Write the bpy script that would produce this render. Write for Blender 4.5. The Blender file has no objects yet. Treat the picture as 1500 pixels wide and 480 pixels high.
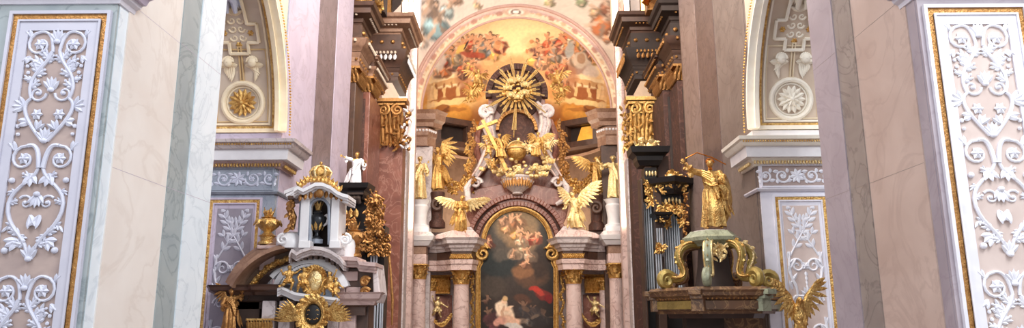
import bpy, math, random
import numpy as np
from mathutils import Vector as V, Matrix, noise
PI = math.pi
sin, cos = math.sin, math.cos
random.seed(7)
sc = bpy.context.scene
C = sc.collection

# ------------------------------------------------------------------ camera
FPX = 1060.0
CAMP = V((0, 0, 5.5))
cam = bpy.data.objects.new('camera', bpy.data.cameras.new('camera')); C.objects.link(cam)
cam.data.sensor_width = 36; cam.data.lens = 36 * FPX / 1500
cam.data.clip_end = 300
CR = (Matrix.Rotation(math.radians(0.38), 3, 'Z') @ Matrix.Rotation(math.radians(90 + 12), 3, 'X')
      @ Matrix.Rotation(math.radians(-0.25), 3, 'Z'))
cam.matrix_world = Matrix.Translation(CAMP) @ CR.to_4x4()
sc.camera = cam

# ------------------------------------------------------------------ light
sc.view_settings.view_transform = 'Standard'; sc.view_settings.look = 'None'
sc.view_settings.gamma = 1; sc.view_settings.use_curve_mapping = False
sc.view_settings.exposure = 0.10
w = bpy.data.worlds.new('world'); sc.world = w; w.use_nodes = True
bg = w.node_tree.nodes['Background']
bg.inputs[0].default_value = (0.90, 0.94, 1.0, 1); bg.inputs[1].default_value = 0.95
def area(loc, target, size, energy, col, sy=None):
    l = bpy.data.lights.new('window_or_fill_light', 'AREA'); l.shape = 'RECTANGLE'
    l.size = size; l.size_y = sy or size; l.energy = energy; l.color = col
    o = bpy.data.objects.new('window_or_fill_light', l); C.objects.link(o)
    o.location = loc; o.rotation_euler = (V(target) - V(loc)).to_track_quat('-Z', 'Y').to_euler()
    return o
area((10, 2, 19), (-6, 16, 6), 7, 2600, (0.93, 0.97, 1.0))        # clerestory windows of the nave, right side
area((-10, 3, 18), (7, 15, 6), 6, 1000, (0.95, 0.96, 1.0))
area((8, 33, 19.5), (-3, 40, 9), 5, 1900, (1.0, 0.90, 0.78))        # choir windows
area((-7, 33, 19), (3, 40, 10), 5, 1500, (1.0, 0.88, 0.74))
area((0, 15, 21), (0, 42, 11), 8, 3800, (1.0, 0.90, 0.80))  # fill added high over the nave axis to brighten dome and altar

for s_ in (-1, 1): area((s_ * 6.0, 36.2, 12.5), (-s_ * 1.5, 44, 15.5), .8, 140, (1.0, 0.86, 0.66), 5)     # unseen side fills added to brighten the dome, standing for apse windows
area((0, 42.9, 9.6), (0, 43.2, 15), 5, 1100, (1.0, 0.88, 0.70), 2)       # unseen upward light added behind the altar gable to brighten the dome
# ------------------------------------------------------------------ pixel helpers
def ray(px, py):
    return CR @ V(((px - 750) / FPX, (240 - py) / FPX, -1))
def P(px, py, Y):
    d = ray(px, py); return CAMP + d * (Y / d.y)
def PXp(px, py, X):
    d = ray(px, py); return CAMP + d * (X / d.x)
def proj(p):
    q = CR.transposed() @ (V(p) - CAMP)
    return (750 + FPX * q.x / -q.z, 240 - FPX * q.y / -q.z)
def zat(py, Y, px=757):
    return P(px, py, Y).z
def xat(px, Y, py=240):
    return P(px, py, Y).x

# ------------------------------------------------------------------ materials
def lin(c):
    return tuple(((x / 255) / 12.92 if x <= 10 else (((x / 255) + .055) / 1.055) ** 2.4) for x in c)
def mat(name, col, col2=None, scale=2.0, rough=.5, metal=0.0, vein=None, veinamt=.5, bump=0.0, detail=6, dist=.8, spread=.25, bscale=None):
    m = bpy.data.materials.new(name); m.use_nodes = True
    nt = m.node_tree; b = nt.nodes['Principled BSDF']
    b.inputs['Roughness'].default_value = rough; b.inputs['Metallic'].default_value = metal
    tc = nt.nodes.new('ShaderNodeNewGeometry')
    n = nt.nodes.new('ShaderNodeTexNoise'); n.inputs['Scale'].default_value = scale
    n.inputs['Detail'].default_value = detail; n.inputs['Distortion'].default_value = dist
    nt.links.new(tc.outputs['Position'], n.inputs['Vector'])
    r = nt.nodes.new('ShaderNodeValToRGB')
    r.color_ramp.elements[0].position = .5 - spread; r.color_ramp.elements[1].position = .5 + spread
    r.color_ramp.elements[0].color = (*lin(col), 1); r.color_ramp.elements[1].color = (*lin(col2 or col), 1)
    nt.links.new(n.outputs['Fac'], r.inputs[0])
    out = r.outputs[0]
    if vein:
        n2 = nt.nodes.new('ShaderNodeTexNoise'); n2.inputs['Scale'].default_value = scale * .6
        n2.inputs['Detail'].default_value = 5; n2.inputs['Distortion'].default_value = 2.2
        nt.links.new(tc.outputs['Position'], n2.inputs['Vector'])
        r2 = nt.nodes.new('ShaderNodeValToRGB'); e = r2.color_ramp.elements
        e[0].position = .465; e[0].color = (0, 0, 0, 1); e[1].position = .535; e[1].color = (0, 0, 0, 1)
        k = e.new(.5); k.color = (veinamt,) * 3 + (1,)
        nt.links.new(n2.outputs['Fac'], r2.inputs[0])
        mx = nt.nodes.new('ShaderNodeMixRGB'); nt.links.new(r2.outputs[0], mx.inputs[0])
        nt.links.new(out, mx.inputs[1]); mx.inputs[2].default_value = (*lin(vein), 1)
        out = mx.outputs[0]
    nt.links.new(out, b.inputs['Base Color'])
    if bump:
        n3 = nt.nodes.new('ShaderNodeTexNoise'); n3.inputs['Scale'].default_value = bscale or scale * 6
        n3.inputs['Detail'].default_value = 3
        nt.links.new(tc.outputs['Position'], n3.inputs['Vector'])
        bp = nt.nodes.new('ShaderNodeBump'); bp.inputs['Strength'].default_value = bump; bp.inputs['Distance'].default_value = .03
        nt.links.new(n3.outputs['Fac'], bp.inputs['Height']); nt.links.new(bp.outputs[0], b.inputs['Normal'])
    return m
def paintmat(name, rough=.6):
    m = bpy.data.materials.new(name); m.use_nodes = True
    nt = m.node_tree; b = nt.nodes['Principled BSDF']; b.inputs['Roughness'].default_value = rough
    a = nt.nodes.new('ShaderNodeAttribute'); a.attribute_name = 'paint'
    nt.links.new(a.outputs['Color'], b.inputs['Base Color']); return m
M = {}
M['beige'] = mat('beige_marble', (238, 232, 226), (226, 216, 208), .9, .35, vein=(206, 192, 182), veinamt=.3, dist=.5)
M['grey'] = mat('grey_marble', (150, 160, 164), (170, 178, 178), 1.5, .35, vein=(120, 132, 136), veinamt=.6)
M['pale'] = mat('pale_marble', (232, 240, 246), (218, 228, 236), 1.4, .35, vein=(190, 202, 212), veinamt=.5)
M['rbeige'] = mat('beige_marble_shaded', (212, 190, 178), (188, 164, 152), .8, .4, vein=(166, 140, 130), veinamt=.3, dist=.5)  # right-hand pier marbles: the dim warm light there is mixed into the colours
M['rgrey'] = mat('grey_marble_shaded', (142, 130, 124), (164, 152, 144), 1.4, .4, vein=(112, 102, 98), veinamt=.6)
M['rmauve'] = mat('mauve_marble_shaded', (182, 171, 177), (158, 146, 154), 1.1, .4, vein=(148, 132, 142), veinamt=.35, dist=.6)
M['lilac'] = mat('lilac_marble', (200, 188, 204), (180, 168, 186), 1.2, .4, vein=(164, 150, 164), veinamt=.5)
M['dlilac'] = mat('dark_lilac_marble', (104, 90, 94), (134, 118, 122), 1.8, .4, vein=(80, 68, 72), veinamt=.6)
M['mbrown'] = mat('mid_brown_marble_shaded', (150, 130, 122), (126, 106, 100), 1.3, .4, vein=(100, 82, 76), veinamt=.6)  # shaded versions of the lilac marbles, for the right far pier
M['dbrown'] = mat('dark_brown_marble_shaded', (92, 74, 70), (116, 96, 90), 1.8, .4, vein=(70, 56, 54), veinamt=.6)
M['umber'] = mat('umber_marble_shaded', (132, 118, 110), (108, 94, 88), 1.2, .45, vein=(90, 78, 72), veinamt=.5)
M['pil'] = mat('pilaster_stone', (198, 196, 208), (182, 182, 196), 2, .5)
M['pilw'] = mat('white_stucco', (232, 230, 238), (216, 214, 224), 3, .5)
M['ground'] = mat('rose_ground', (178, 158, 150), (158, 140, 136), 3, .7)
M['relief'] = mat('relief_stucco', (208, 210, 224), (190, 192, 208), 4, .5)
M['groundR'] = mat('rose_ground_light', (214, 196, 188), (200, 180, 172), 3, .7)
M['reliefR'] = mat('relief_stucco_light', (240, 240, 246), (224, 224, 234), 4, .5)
M['bluegrey'] = mat('blue_grey_marble', (142, 150, 162), (160, 166, 178), 2.5, .4, vein=(120, 126, 140), veinamt=.5)
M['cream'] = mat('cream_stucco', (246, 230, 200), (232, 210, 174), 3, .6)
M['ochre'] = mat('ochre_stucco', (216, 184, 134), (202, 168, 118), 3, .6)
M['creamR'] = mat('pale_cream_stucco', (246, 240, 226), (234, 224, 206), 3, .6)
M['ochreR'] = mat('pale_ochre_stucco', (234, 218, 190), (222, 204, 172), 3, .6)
M['white'] = mat('white_marble', (240, 238, 238), (222, 218, 220), 2, .4)
M['pinkm'] = mat('rose_moulding_marble', (204, 178, 172), (182, 154, 148), 2, .4, vein=(150, 120, 116), veinamt=.6)
M['gold'] = mat('gilding', (244, 208, 132), (178, 122, 58), 9, .33, metal=.82, bump=.9, bscale=30)  # darker noise tone mimics shade in the crevices of the carving
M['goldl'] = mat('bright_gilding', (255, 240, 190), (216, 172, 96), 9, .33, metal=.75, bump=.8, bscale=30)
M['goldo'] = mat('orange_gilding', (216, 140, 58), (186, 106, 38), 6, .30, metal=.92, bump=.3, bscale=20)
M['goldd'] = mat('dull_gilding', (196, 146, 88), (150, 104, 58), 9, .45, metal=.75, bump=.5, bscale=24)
M['lground'] = mat('grey_lilac_ground', (150, 142, 152), (132, 124, 136), 3, .6)
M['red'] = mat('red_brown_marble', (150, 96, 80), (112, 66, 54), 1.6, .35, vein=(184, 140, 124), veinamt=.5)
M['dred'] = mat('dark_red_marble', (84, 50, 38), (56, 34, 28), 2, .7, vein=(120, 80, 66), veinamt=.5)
M['rose'] = mat('rose_marble', (230, 206, 198), (206, 176, 168), 1.8, .35, vein=(150, 110, 100), veinamt=.6)
M['greypink'] = mat('grey_pink_marble', (222, 212, 210), (196, 182, 180), 2.0, .4, vein=(150, 130, 128), veinamt=.6)
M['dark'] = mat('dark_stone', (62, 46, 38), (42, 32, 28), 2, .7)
M['brownst'] = mat('brown_stone', (120, 94, 76), (92, 70, 56), 2.5, .5)
M['black'] = mat('black_wood', (30, 26, 26), (20, 18, 18), 3, .35)
M['case'] = mat('organ_case_wood', (70, 50, 40), (48, 34, 28), 3, .4)
M['pipe'] = mat('pipe_tin', (206, 210, 214), (180, 186, 192), 3, .28, metal=.8)
M['green'] = mat('green_grey_marble', (176, 180, 152), (132, 136, 112), 3, .35, vein=(96, 92, 70), veinamt=.5)
M['greeng'] = mat('olive_gilding', (196, 168, 96), (140, 122, 70), 5, .35, metal=.6, bump=.3, bscale=20)
M['canopy'] = mat('brown_canopy_wood', (112, 78, 52), (72, 50, 34), 3, .4, vein=(190, 150, 100), veinamt=.4)
M['urn'] = mat('dark_bronze_urn', (58, 58, 62), (38, 40, 44), 3, .3, metal=.5)
M['sand'] = mat('sandstone_cornice', (172, 136, 112), (134, 100, 80), 3, .5, vein=(120, 84, 66), veinamt=.5)
M['umbr'] = mat('brown_cornice_stone', (96, 68, 54), (68, 48, 40), 3, .45)
M['floor'] = mat('stone_floor', (150, 130, 120), (120, 100, 92), 1, .5)
M['plaster'] = mat('plaster', (214, 196, 176), (196, 176, 156), 1, .8)
M['amber'] = mat('amber_glass', (250, 190, 70), (240, 150, 40), 3, .3)
b = M['amber'].node_tree.nodes['Principled BSDF']; b.inputs['Emission Color'].default_value = (1, .5, .08, 1); b.inputs['Emission Strength'].default_value = .45
M['paint'] = paintmat('oil_paint', .75); M['fresco'] = paintmat('fresco_paint', .85)

# ------------------------------------------------------------------ mesh builder
class MB:
    def __init__(s): s.v = []; s.f = []
    def add(s, vs, fs):
        k = len(s.v); s.v += [tuple(p) for p in vs]; s.f += [tuple(i + k for i in f) for f in fs]; return s
    def box(s, a, b):
        x0, y0, z0 = a; x1, y1, z1 = b
        x0, x1 = sorted((x0, x1)); y0, y1 = sorted((y0, y1)); z0, z1 = sorted((z0, z1))
        return s.add([(x0, y0, z0), (x1, y0, z0), (x1, y1, z0), (x0, y1, z0), (x0, y0, z1), (x1, y0, z1), (x1, y1, z1), (x0, y1, z1)],
              [(0, 3, 2, 1), (4, 5, 6, 7), (0, 1, 5, 4), (1, 2, 6, 5), (2, 3, 7, 6), (3, 0, 4, 7)])
    def prism(s, A, B):           # two rings of equal length, capped
        n = len(A)
        return s.add(list(A) + list(B), [tuple(range(n))[::-1], tuple(range(n, 2 * n))] + [(i, (i + 1) % n, n + (i + 1) % n, n + i) for i in range(n)])
    def ext(s, pts, d):
        d = V(d); return s.prism([V(p) for p in pts], [V(p) + d for p in pts])
    def tube(s, pts, r, n=6, closed=False, flat=1.0, up=None):
        pts = [V(p) for p in pts]; m = len(pts)
        if m < 2: return s
        if not hasattr(r, '__len__'): r = [r] * m
        elif len(r) != m: r = [np.interp(i / (m - 1), np.linspace(0, 1, len(r)), r) for i in range(m)]
        k = len(s.v); prev = None
        for i in range(m):
            if closed: t = pts[(i + 1) % m] - pts[i - 1]
            else: t = pts[min(i + 1, m - 1)] - pts[max(i - 1, 0)]
            if t.length < 1e-9: t = V((0, 0, 1))
            t.normalize()
            if up is not None: a = t.cross(V(up))
            elif prev is None: a = t.cross(V((0, 0, 1)) if abs(t.z) < .9 else V((1, 0, 0)))
            else: a = prev - t * prev.dot(t)
            if a.length < 1e-6: a = t.orthogonal()
            a.normalize(); prev = a; b = t.cross(a)
            for j in range(n):
                q = 2 * PI * j / n
                s.v.append(tuple(pts[i] + a * (cos(q) * r[i]) + b * (sin(q) * r[i] * flat)))
        for i in range(m if closed else m - 1):
            i2 = (i + 1) % m
            for j in range(n):
                s.f.append((k + i * n + j, k + i * n + (j + 1) % n, k + i2 * n + (j + 1) % n, k + i2 * n + j))
        if not closed:
            s.f.append(tuple(k + j for j in range(n))[::-1]); s.f.append(tuple(k + (m - 1) * n + j for j in range(n)))
        return s
    def ell(s, c, r, n=8, m=5, R=None):
        if not hasattr(r, '__len__'): r = (r, r, r)
        c = V(c); vs = []; fs = []
        for i in range(1, m):
            a = PI * i / m
            for j in range(n):
                q = 2 * PI * j / n
                p = V((r[0] * sin(a) * cos(q), r[1] * sin(a) * sin(q), r[2] * cos(a)))
                if R: p = R @ p
                vs.append(c + p)
        t = V((0, 0, r[2])); bt = V((0, 0, -r[2]))
        if R: t = R @ t; bt = R @ bt
        vs += [c + t, c + bt]; T = len(vs) - 2
        for i in range(m - 2):
            for j in range(n):
                fs.append((i * n + j, (i + 1) * n + j, (i + 1) * n + (j + 1) % n, i * n + (j + 1) % n))
        for j in range(n):
            fs.append((T, j, (j + 1) % n)); fs.append((T + 1, (m - 2) * n + (j + 1) % n, (m - 2) * n + j))
        return s.add(vs, fs)
    def lathe(s, c, prof, n=20, fn=None, a0=0, a1=2 * PI):
        c = V(c); full = abs(a1 - a0 - 2 * PI) < 1e-6; k = len(s.v); m = len(prof); nn = n if full else n + 1
        for (r, z) in prof:
            for j in range(nn):
                q = a0 + (a1 - a0) * j / n
                rr = r * (fn(q, z) if fn else 1)
                s.v.append((c.x + rr * cos(q), c.y + rr * sin(q), c.z + z))
        for i in range(m - 1):
            for j in range(n):
                j2 = (j + 1) % nn
                s.f.append((k + i * nn + j, k + i * nn + j2, k + (i + 1) * nn + j2, k + (i + 1) * nn + j))
        s.f.append(tuple(k + j for j in range(nn))[::-1]); s.f.append(tuple(k + (m - 1) * nn + j for j in range(nn)))
        return s
    def sweep(s, path, prof, N=(0, 0, 1), closed=False):
        N = V(N); path = [V(p) for p in path]; m = len(path); n = len(prof); k = len(s.v)
        for i in range(m):
            ts = []
            if closed or i > 0: ts.append((path[i] - path[i - 1]).normalized())
            if closed or i < m - 1: ts.append((path[(i + 1) % m] - path[i]).normalized())
            ss = [t.cross(N).normalized() for t in ts]; a = sum(ss, V((0, 0, 0)))
            a.normalize(); sc_ = 1 / max(.35, a.dot(ss[0]))
            for (o, u) in prof: s.v.append(tuple(path[i] + a * (o * sc_) + N * u))
        for i in range(m if closed else m - 1):
            i2 = (i + 1) % m
            for j in range(n):
                j2 = (j + 1) % n
                s.f.append((k + i * n + j, k + i2 * n + j, k + i2 * n + j2, k + i * n + j2))
        if not closed:
            s.f.append(tuple(k + j for j in range(n))); s.f.append(tuple(k + (m - 1) * n + j for j in range(n))[::-1])
        return s
    def leaf(s, p0, p1, wd, N, th=None, bend=0.0, n=5):
        p0 = V(p0); p1 = V(p1); N = V(N).normalized(); t = p1 - p0; L = t.length
        if L < 1e-6: return s
        side = t.cross(N).normalized(); th = th or wd * .35; k = len(s.v)
        for i in range(n + 1):
            q = i / n; ww = wd * .5 * (sin(PI * min(1, q * .85 + .12)) ** .8 if i < n else .04)
            c = p0 + t * q + N * (bend * L * sin(q * PI * .5) ** 2)
            s.v += [tuple(c - side * ww), tuple(c + N * th * (1 - q * .6)), tuple(c + side * ww), tuple(c - N * th * .3)]
        for i in range(n):
            a = k + 4 * i
            for j in range(4): s.f.append((a + j, a + (j + 1) % 4, a + 4 + (j + 1) % 4, a + 4 + j))
        s.f.append((k + 3, k + 2, k + 1, k)); a = k + 4 * n; s.f.append((a, a + 1, a + 2, a + 3))
        return s
    def build(s, name, material, parent=None, smooth=True, bevel=0):
        me = bpy.data.meshes.new(name)
        org = parent['_o'] if parent is not None and '_o' in parent else (0, 0, 0)
        o3 = V(org)
        me.from_pydata([tuple(V(p) - o3) for p in s.v], [], s.f)
        me.materials.append(material)
        o = bpy.data.objects.new(name, me); C.objects.link(o)
        if parent is not None: o.parent = parent; o['_o'] = tuple(org)
        fixn(me)
        if smooth: shade(me)
        if bevel:
            md = o.modifiers.new('bevel', 'BEVEL'); md.width = bevel; md.segments = 2; md.limit_method = 'ANGLE'
        return o
def fixn(me):
    import bmesh
    bm = bmesh.new(); bm.from_mesh(me); bmesh.ops.recalc_face_normals(bm, faces=bm.faces); bm.to_mesh(me); bm.free()
def shade(me, ang=38):
    me.polygons.foreach_set('use_smooth', [True] * len(me.polygons))
    try: me.set_sharp_from_angle(angle=math.radians(ang))
    except Exception: pass
    me.update()
def tag(o, label=None, cat=None, group=None, kind=None):
    if label: o['label'] = label
    if cat: o['category'] = cat
    if group: o['group'] = group
    if kind: o['kind'] = kind
    return o
def thing(name, label, cat, loc, group=None, kind=None):
    o = bpy.data.objects.new(name, None); C.objects.link(o); o.location = V(loc); o['_o'] = tuple(loc)
    return tag(o, label, cat, group, kind or 'thing')
def struct(name, mb, m, smooth=False, bevel=0):
    return tag(mb.build(name, m, None, smooth, bevel), kind='structure')
def clones(root, loc):
    r = root.copy(); C.objects.link(r); r.location = loc
    for ch in list(root.children):
        c = ch.copy(); C.objects.link(c); c.parent = r
        for g in list(ch.children):
            d = g.copy(); C.objects.link(d); d.parent = c
    return r
def arcpts(c, r, a0, a1, n, A=(1, 0, 0), B=(0, 0, 1)):
    c = V(c); A = V(A); B = V(B)
    rx, ry = r if hasattr(r, '__len__') else (r, r)
    return [c + A * (rx * cos(a0 + (a1 - a0) * i / n)) + B * (ry * sin(a0 + (a1 - a0) * i / n)) for i in range(n + 1)]
def spiral(cx, cy, r, turns, a0, dr=1, rin=.12, n=None):
    n = n or int(14 * turns)
    return [(cx + r * (1 - (1 - rin) * i / n) * cos(a0 + dr * 2 * PI * turns * i / n),
             cy + r * (1 - (1 - rin) * i / n) * sin(a0 + dr * 2 * PI * turns * i / n)) for i in range(n + 1)]
def bez(p0, p1, p2, p3, n=10):
    o = []
    for i in range(n + 1):
        t = i / n; a = (1 - t) ** 3; b = 3 * t * (1 - t) ** 2; c = 3 * t * t * (1 - t); d = t ** 3
        o.append(tuple(a * x + b * y + c * z + d * w_ for x, y, z, w_ in zip(p0, p1, p2, p3)))
    return o
# relief helpers: F(u, v, h) -> world point, N(u, v) -> world normal
class Plane:
    def __init__(s, o, U, Vv, N): s.o = V(o); s.U = V(U); s.V = V(Vv); s.N = V(N)
    def p(s, u, v, h=0): return s.o + s.U * u + s.V * v + s.N * h
    def n(s, u, v): return s.N
class Soffit:      # inside of an arch: u across, v along the arc from its springing
    def __init__(s, X0, sx, Yc, zs, R): s.X0 = X0; s.sx = sx; s.Yc = Yc; s.zs = zs; s.R = R
    def p(s, u, v, h=0):
        a = v / s.R; return V((s.X0 + s.sx * u, s.Yc + (s.R - h) * cos(a), s.zs + (s.R - h) * sin(a)))
    def n(s, u, v): a = v / s.R; return V((0, -cos(a), -sin(a)))
def rt(mb, F, pts, r, n=6, sink=.3):
    m = len(pts); rr = [np.interp(i / (m - 1), np.linspace(0, 1, len(r)), r) for i in range(m)] if hasattr(r, '__len__') else [r] * m
    mb.tube([F.p(u, v, q * sink) for (u, v), q in zip(pts, rr)], rr, n)
def rl(mb, F, a, b, wd, bend=.15, th=None):
    mb.leaf(F.p(*a, .004), F.p(*b, .004), wd, F.n(*a), th, bend)
def rflower(mb, F, u, v, r, k=6):
    n = F.n(u, v)
    for i in range(k):
        q = 2 * PI * i / k
        mb.leaf(F.p(u, v, r * .25), F.p(u + r * cos(q), v + r * sin(q), r * .1), r * .75, n, r * .3, .1, 3)
    mb.ell(F.p(u, v, r * .35), r * .3, 6, 4)
def rprism(mb, F, pts, h0, h1):
    mb.prism([F.p(u, v, h0) for u, v in pts], [F.p(u, v, h1) for u, v in pts])
def framepath(F, u0, v0, u1, v1, h=0): return [F.p(u0, v0, h), F.p(u1, v0, h), F.p(u1, v1, h), F.p(u0, v1, h)]
def moulding(mb, F, u0, v0, u1, v1, wd, h0, h1, rnd=False):
    # rectangular frame, outer size given, width wd
    nv = max(1, int(abs(v1 - v0) / .25)) if isinstance(F, Soffit) else 1
    def strip(a0, b0, a1, b1):
        k = nv if abs(b1 - b0) > abs(a1 - a0) else 1
        for i in range(k):
            c0 = b0 + (b1 - b0) * i / k; c1 = b0 + (b1 - b0) * (i + 1) / k
            rprism(mb, F, [(a0, c0), (a1, c0), (a1, c1), (a0, c1)], h0, h1)
    strip(u0, v0, u0 + wd, v1); strip(u1 - wd, v0, u1, v1); strip(u0 + wd, v0, u1 - wd, v0 + wd); strip(u0 + wd, v1 - wd, u1 - wd, v1)
def beads(mb, F, path, step, r, asp=1.5):
    # egg-and-dart like beads set along a path of (u, v)
    for (a, b) in zip(path[:-1], path[1:]):
        L = math.hypot(b[0] - a[0], b[1] - a[1]); k = max(1, int(L / step)); ang = math.atan2(b[1] - a[1], b[0] - a[0])
        for i in range(k):
            t = (i + .5) / k; u = a[0] + (b[0] - a[0]) * t; v = a[1] + (b[1] - a[1]) * t
            du, dv = cos(ang + .5) * r * asp, sin(ang + .5) * r * asp
            mb.leaf(F.p(u - du, v - dv, r * .3), F.p(u + du, v + dv, r * .3), r * 1.7, F.n(u, v), r * .8, .05, 3)

# ------------------------------------------------------------------ figures
def remeshed(mb, voxel, smooth=2):
    me = bpy.data.meshes.new('tmp'); me.from_pydata(mb.v, [], mb.f); fixn(me)
    o = bpy.data.objects.new('tmp', me); C.objects.link(o)
    md = o.modifiers.new('r', 'REMESH'); md.mode = 'VOXEL'; md.voxel_size = voxel
    m2 = o.modifiers.new('s', 'SMOOTH'); m2.iterations = smooth; m2.factor = .6
    dg = bpy.context.evaluated_depsgraph_get(); ev = o.evaluated_get(dg)
    r = ev.to_mesh(); out = MB(); out.v = [tuple(v.co) for v in r.vertices]; out.f = [tuple(p.vertices) for p in r.polygons]
    ev.to_mesh_clear(); bpy.data.objects.remove(o); bpy.data.meshes.remove(me)
    return out
DEF = dict(pel=(0, 0, .52), che=(0, .01, .72), nec=(0, .01, .83), hed=(0, .03, .92),
           sL=(-.115, 0, .80), sR=(.115, 0, .80), eL=(-.17, .03, .64), eR=(.17, .03, .64), hL=(-.15, .13, .52), hR=(.15, .13, .52),
           pL=(-.055, 0, .50), pR=(.055, 0, .50), kL=(-.065, .03, .28), kR=(.06, .05, .28), fL=(-.07, 0, .045), fR=(.065, .02, .045))
def wing(mb, root, tip, span, N, k=9, th=.02):
    # feathers hanging from a bone that runs root -> tip, fanning on the side 'span'
    root = V(root); tip = V(tip); span = V(span); N = V(N).normalized()
    d = tip - root; L = d.length
    bone = [root, root + d * .45 + (-span) * .12, tip]
    mb.tube(bone, [L * .07, L * .08, L * .02], 6)
    for row, (ln, wd, off) in enumerate(((1.0, .17, 0), (.55, .16, .03), (.3, .15, .055))):
        for i in range(k):
            t = (i + .3) / k
            b = root + d * t - span * .12 * sin(PI * t)
            dr = (span * (1 - t * .55) + d * (t * .75 - .12)); dr = dr.normalized() * (span.length * (.75 + .35 * sin(PI * t)) * ln)
            mb.leaf(b + N * (off * L), b + dr + N * (off * L), L * wd, N, th * L + .004, -.06, 4)
def figure(root, H, yaw=0, J=None, skin='gold', hairm=None, robem=None, robe=1, wings=None, wingm=None, child=False, mantle=True, beard=False, halo=False, seed=1, base=(0, 0, 0), hemout=1.0, hair=True, low=False, hold=None):
    """one continuous body plus robe, hair and wings as parts of the thing 'root'. Local x = right, f = towards the viewer."""
    rnd = random.Random(seed)
    j = dict(DEF)
    if child:
        j.update(hed=(0, .03, .86), nec=(0, .01, .74), che=(0, 0, .64), pel=(0, 0, .42), sL=(-.13, 0, .70), sR=(.13, 0, .70), pL=(-.07, 0, .40), pR=(.07, 0, .40),
                 eL=(-.22, .04, .62), eR=(.22, .04, .62), hL=(-.28, .1, .72), hR=(.28, .1, .72), kL=(-.1, .06, .22), kR=(.09, .02, .22), fL=(-.09, -.02, .04), fR=(.1, -.04, .05))
    if J: j.update(J)
    o = V(root['_o']) + V(base); cy, sy = cos(yaw), sin(yaw)
    def W(p):
        x, f, z = p; y = -f
        return o + V((x * cy - y * sy, x * sy + y * cy, z)) * H
    D = lambda p: W(p) - W((0, 0, 0))
    g = {k: W(v) for k, v in j.items()}
    fat = 1.75 if child else 1.0
    mb = MB(); f = fat * H
    def seg(a, b, r0, r1, m=6):
        pts = [g[a].lerp(g[b], t) for t in (0, .25, .5, .75, 1)]
        mid = max(r0, r1) * 1.04
        mb.tube(pts, [r0 * f, mid * f if r0 > r1 else r0 * f, (r0 + r1) * .52 * f, r1 * 1.05 * f, r1 * f], 8)
        mb.ell(g[a], r0 * f, 8, 5); mb.ell(g[b], r1 * f, 8, 5)
    fw = D((0, 1, 0)).normalized(); rt_ = D((1, 0, 0)).normalized()
    # trunk
    c0, c1 = g['pel'], g['che']
    Rm = Matrix((rt_, -fw, V((0, 0, 1)))).transposed()
    mb.ell(c0, (.085 * f, .062 * f, .075 * f), 10, 7, Rm); mb.ell(c0.lerp(c1, .5), (.07 * f, .055 * f, .1 * f), 10, 7, Rm)
    mb.ell(c1, (.092 * f, .066 * f, .095 * f), 10, 7, Rm)
    mb.tube([g['sL'], c1 + V((0, 0, .05 * H)), g['sR']], [.038 * f, .05 * f, .038 * f], 8)
    seg('che', 'nec', .045, .03); seg('nec', 'hed', .028 if not child else .022, .026)
    for s in 'LR':
        seg('s' + s, 'e' + s, .034, .025); seg('e' + s, 'h' + s, .026, .017)
        seg('p' + s, 'k' + s, .056, .036); seg('k' + s, 'f' + s, .038, .022)
        ft = g['f' + s]; tip = ft + fw * (.095 * H) - V((0, 0, .022 * H))
        mb.tube([ft - fw * .02 * H, ft + fw * .05 * H - V((0, 0, .015 * H)), tip], [.026 * f, .024 * f, .014 * f], 8)
    # head with a face
    hr = .062 * H * (1.38 if child else 1.0); hc = g['hed']
    hd = hc - g['nec']; up = hd.normalized() if hd.length > 0 else V((0, 0, 1))
    mb.ell(hc + up * .008 * H, (hr * .80, hr * .92, hr * 1.08), 12, 8, Rm)
    mb.ell(hc - up * hr * .55 + fw * hr * .28, (hr * .55, hr * .5, hr * .48), 8, 6, Rm)            # jaw
    mb.tube([hc + up * hr * .18 + fw * hr * .82, hc - up * hr * .18 + fw * hr * 1.12], [hr * .10, hr * .19], 6)   # nose
    for sx in (-1, 1):
        mb.ell(hc + up * hr * .26 + fw * hr * .80 + rt_ * sx * hr * .32, (hr * .22, hr * .12, hr * .08), 6, 4, Rm)      # brow
        mb.ell(hc + rt_ * sx * hr * .80, (hr * .1, hr * .2, hr * .26), 6, 4, Rm)                        # ear
    mb.ell(hc - up * hr * .5 + fw * hr * .84, (hr * .25, hr * .12, hr * .09), 6, 4, Rm)            # lips
    body = remeshed(mb, H * (.016 if not low else .024), 1)
    # hands: palm, four unequal curled fingers, thumb from the side
    for s, sx in (('L', -1), ('R', 1)):
        h = g['h' + s]; d = (h - g['e' + s]).normalized()
        side = d.cross(fw); side = side.normalized() if side.length > .1 else rt_.copy()
        nn = side.cross(d).normalized(); k = H * (.9 if not child else 1.2)
        body.ell(h + d * .03 * k, (.026 * k, .026 * k, .014 * k), 8, 5, Matrix((side, d, nn)).transposed())
        for q in range(4):
            b0 = h + d * .048 * k + side * (q - 1.5) * .013 * k; ln = (.036, .046, .043, .032)[q] * k
            b1 = b0 + (d * .8 - nn * .2) * ln * .55; b2 = b1 + (d * .45 - nn * .8) * ln * .5
            body.tube([b0, b1, b2], [.0075 * k, .0068 * k, .005 * k], 5)
        b0 = h + d * .018 * k - side * .024 * k
        body.tube([b0, b0 + (d * .5 - side * .7) * .022 * k, b0 + (d * 1.1 - side * .55 - nn * .4) * .036 * k], [.0095 * k, .008 * k, .0055 * k], 5)
    body.build('body', M[skin], root)
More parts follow.
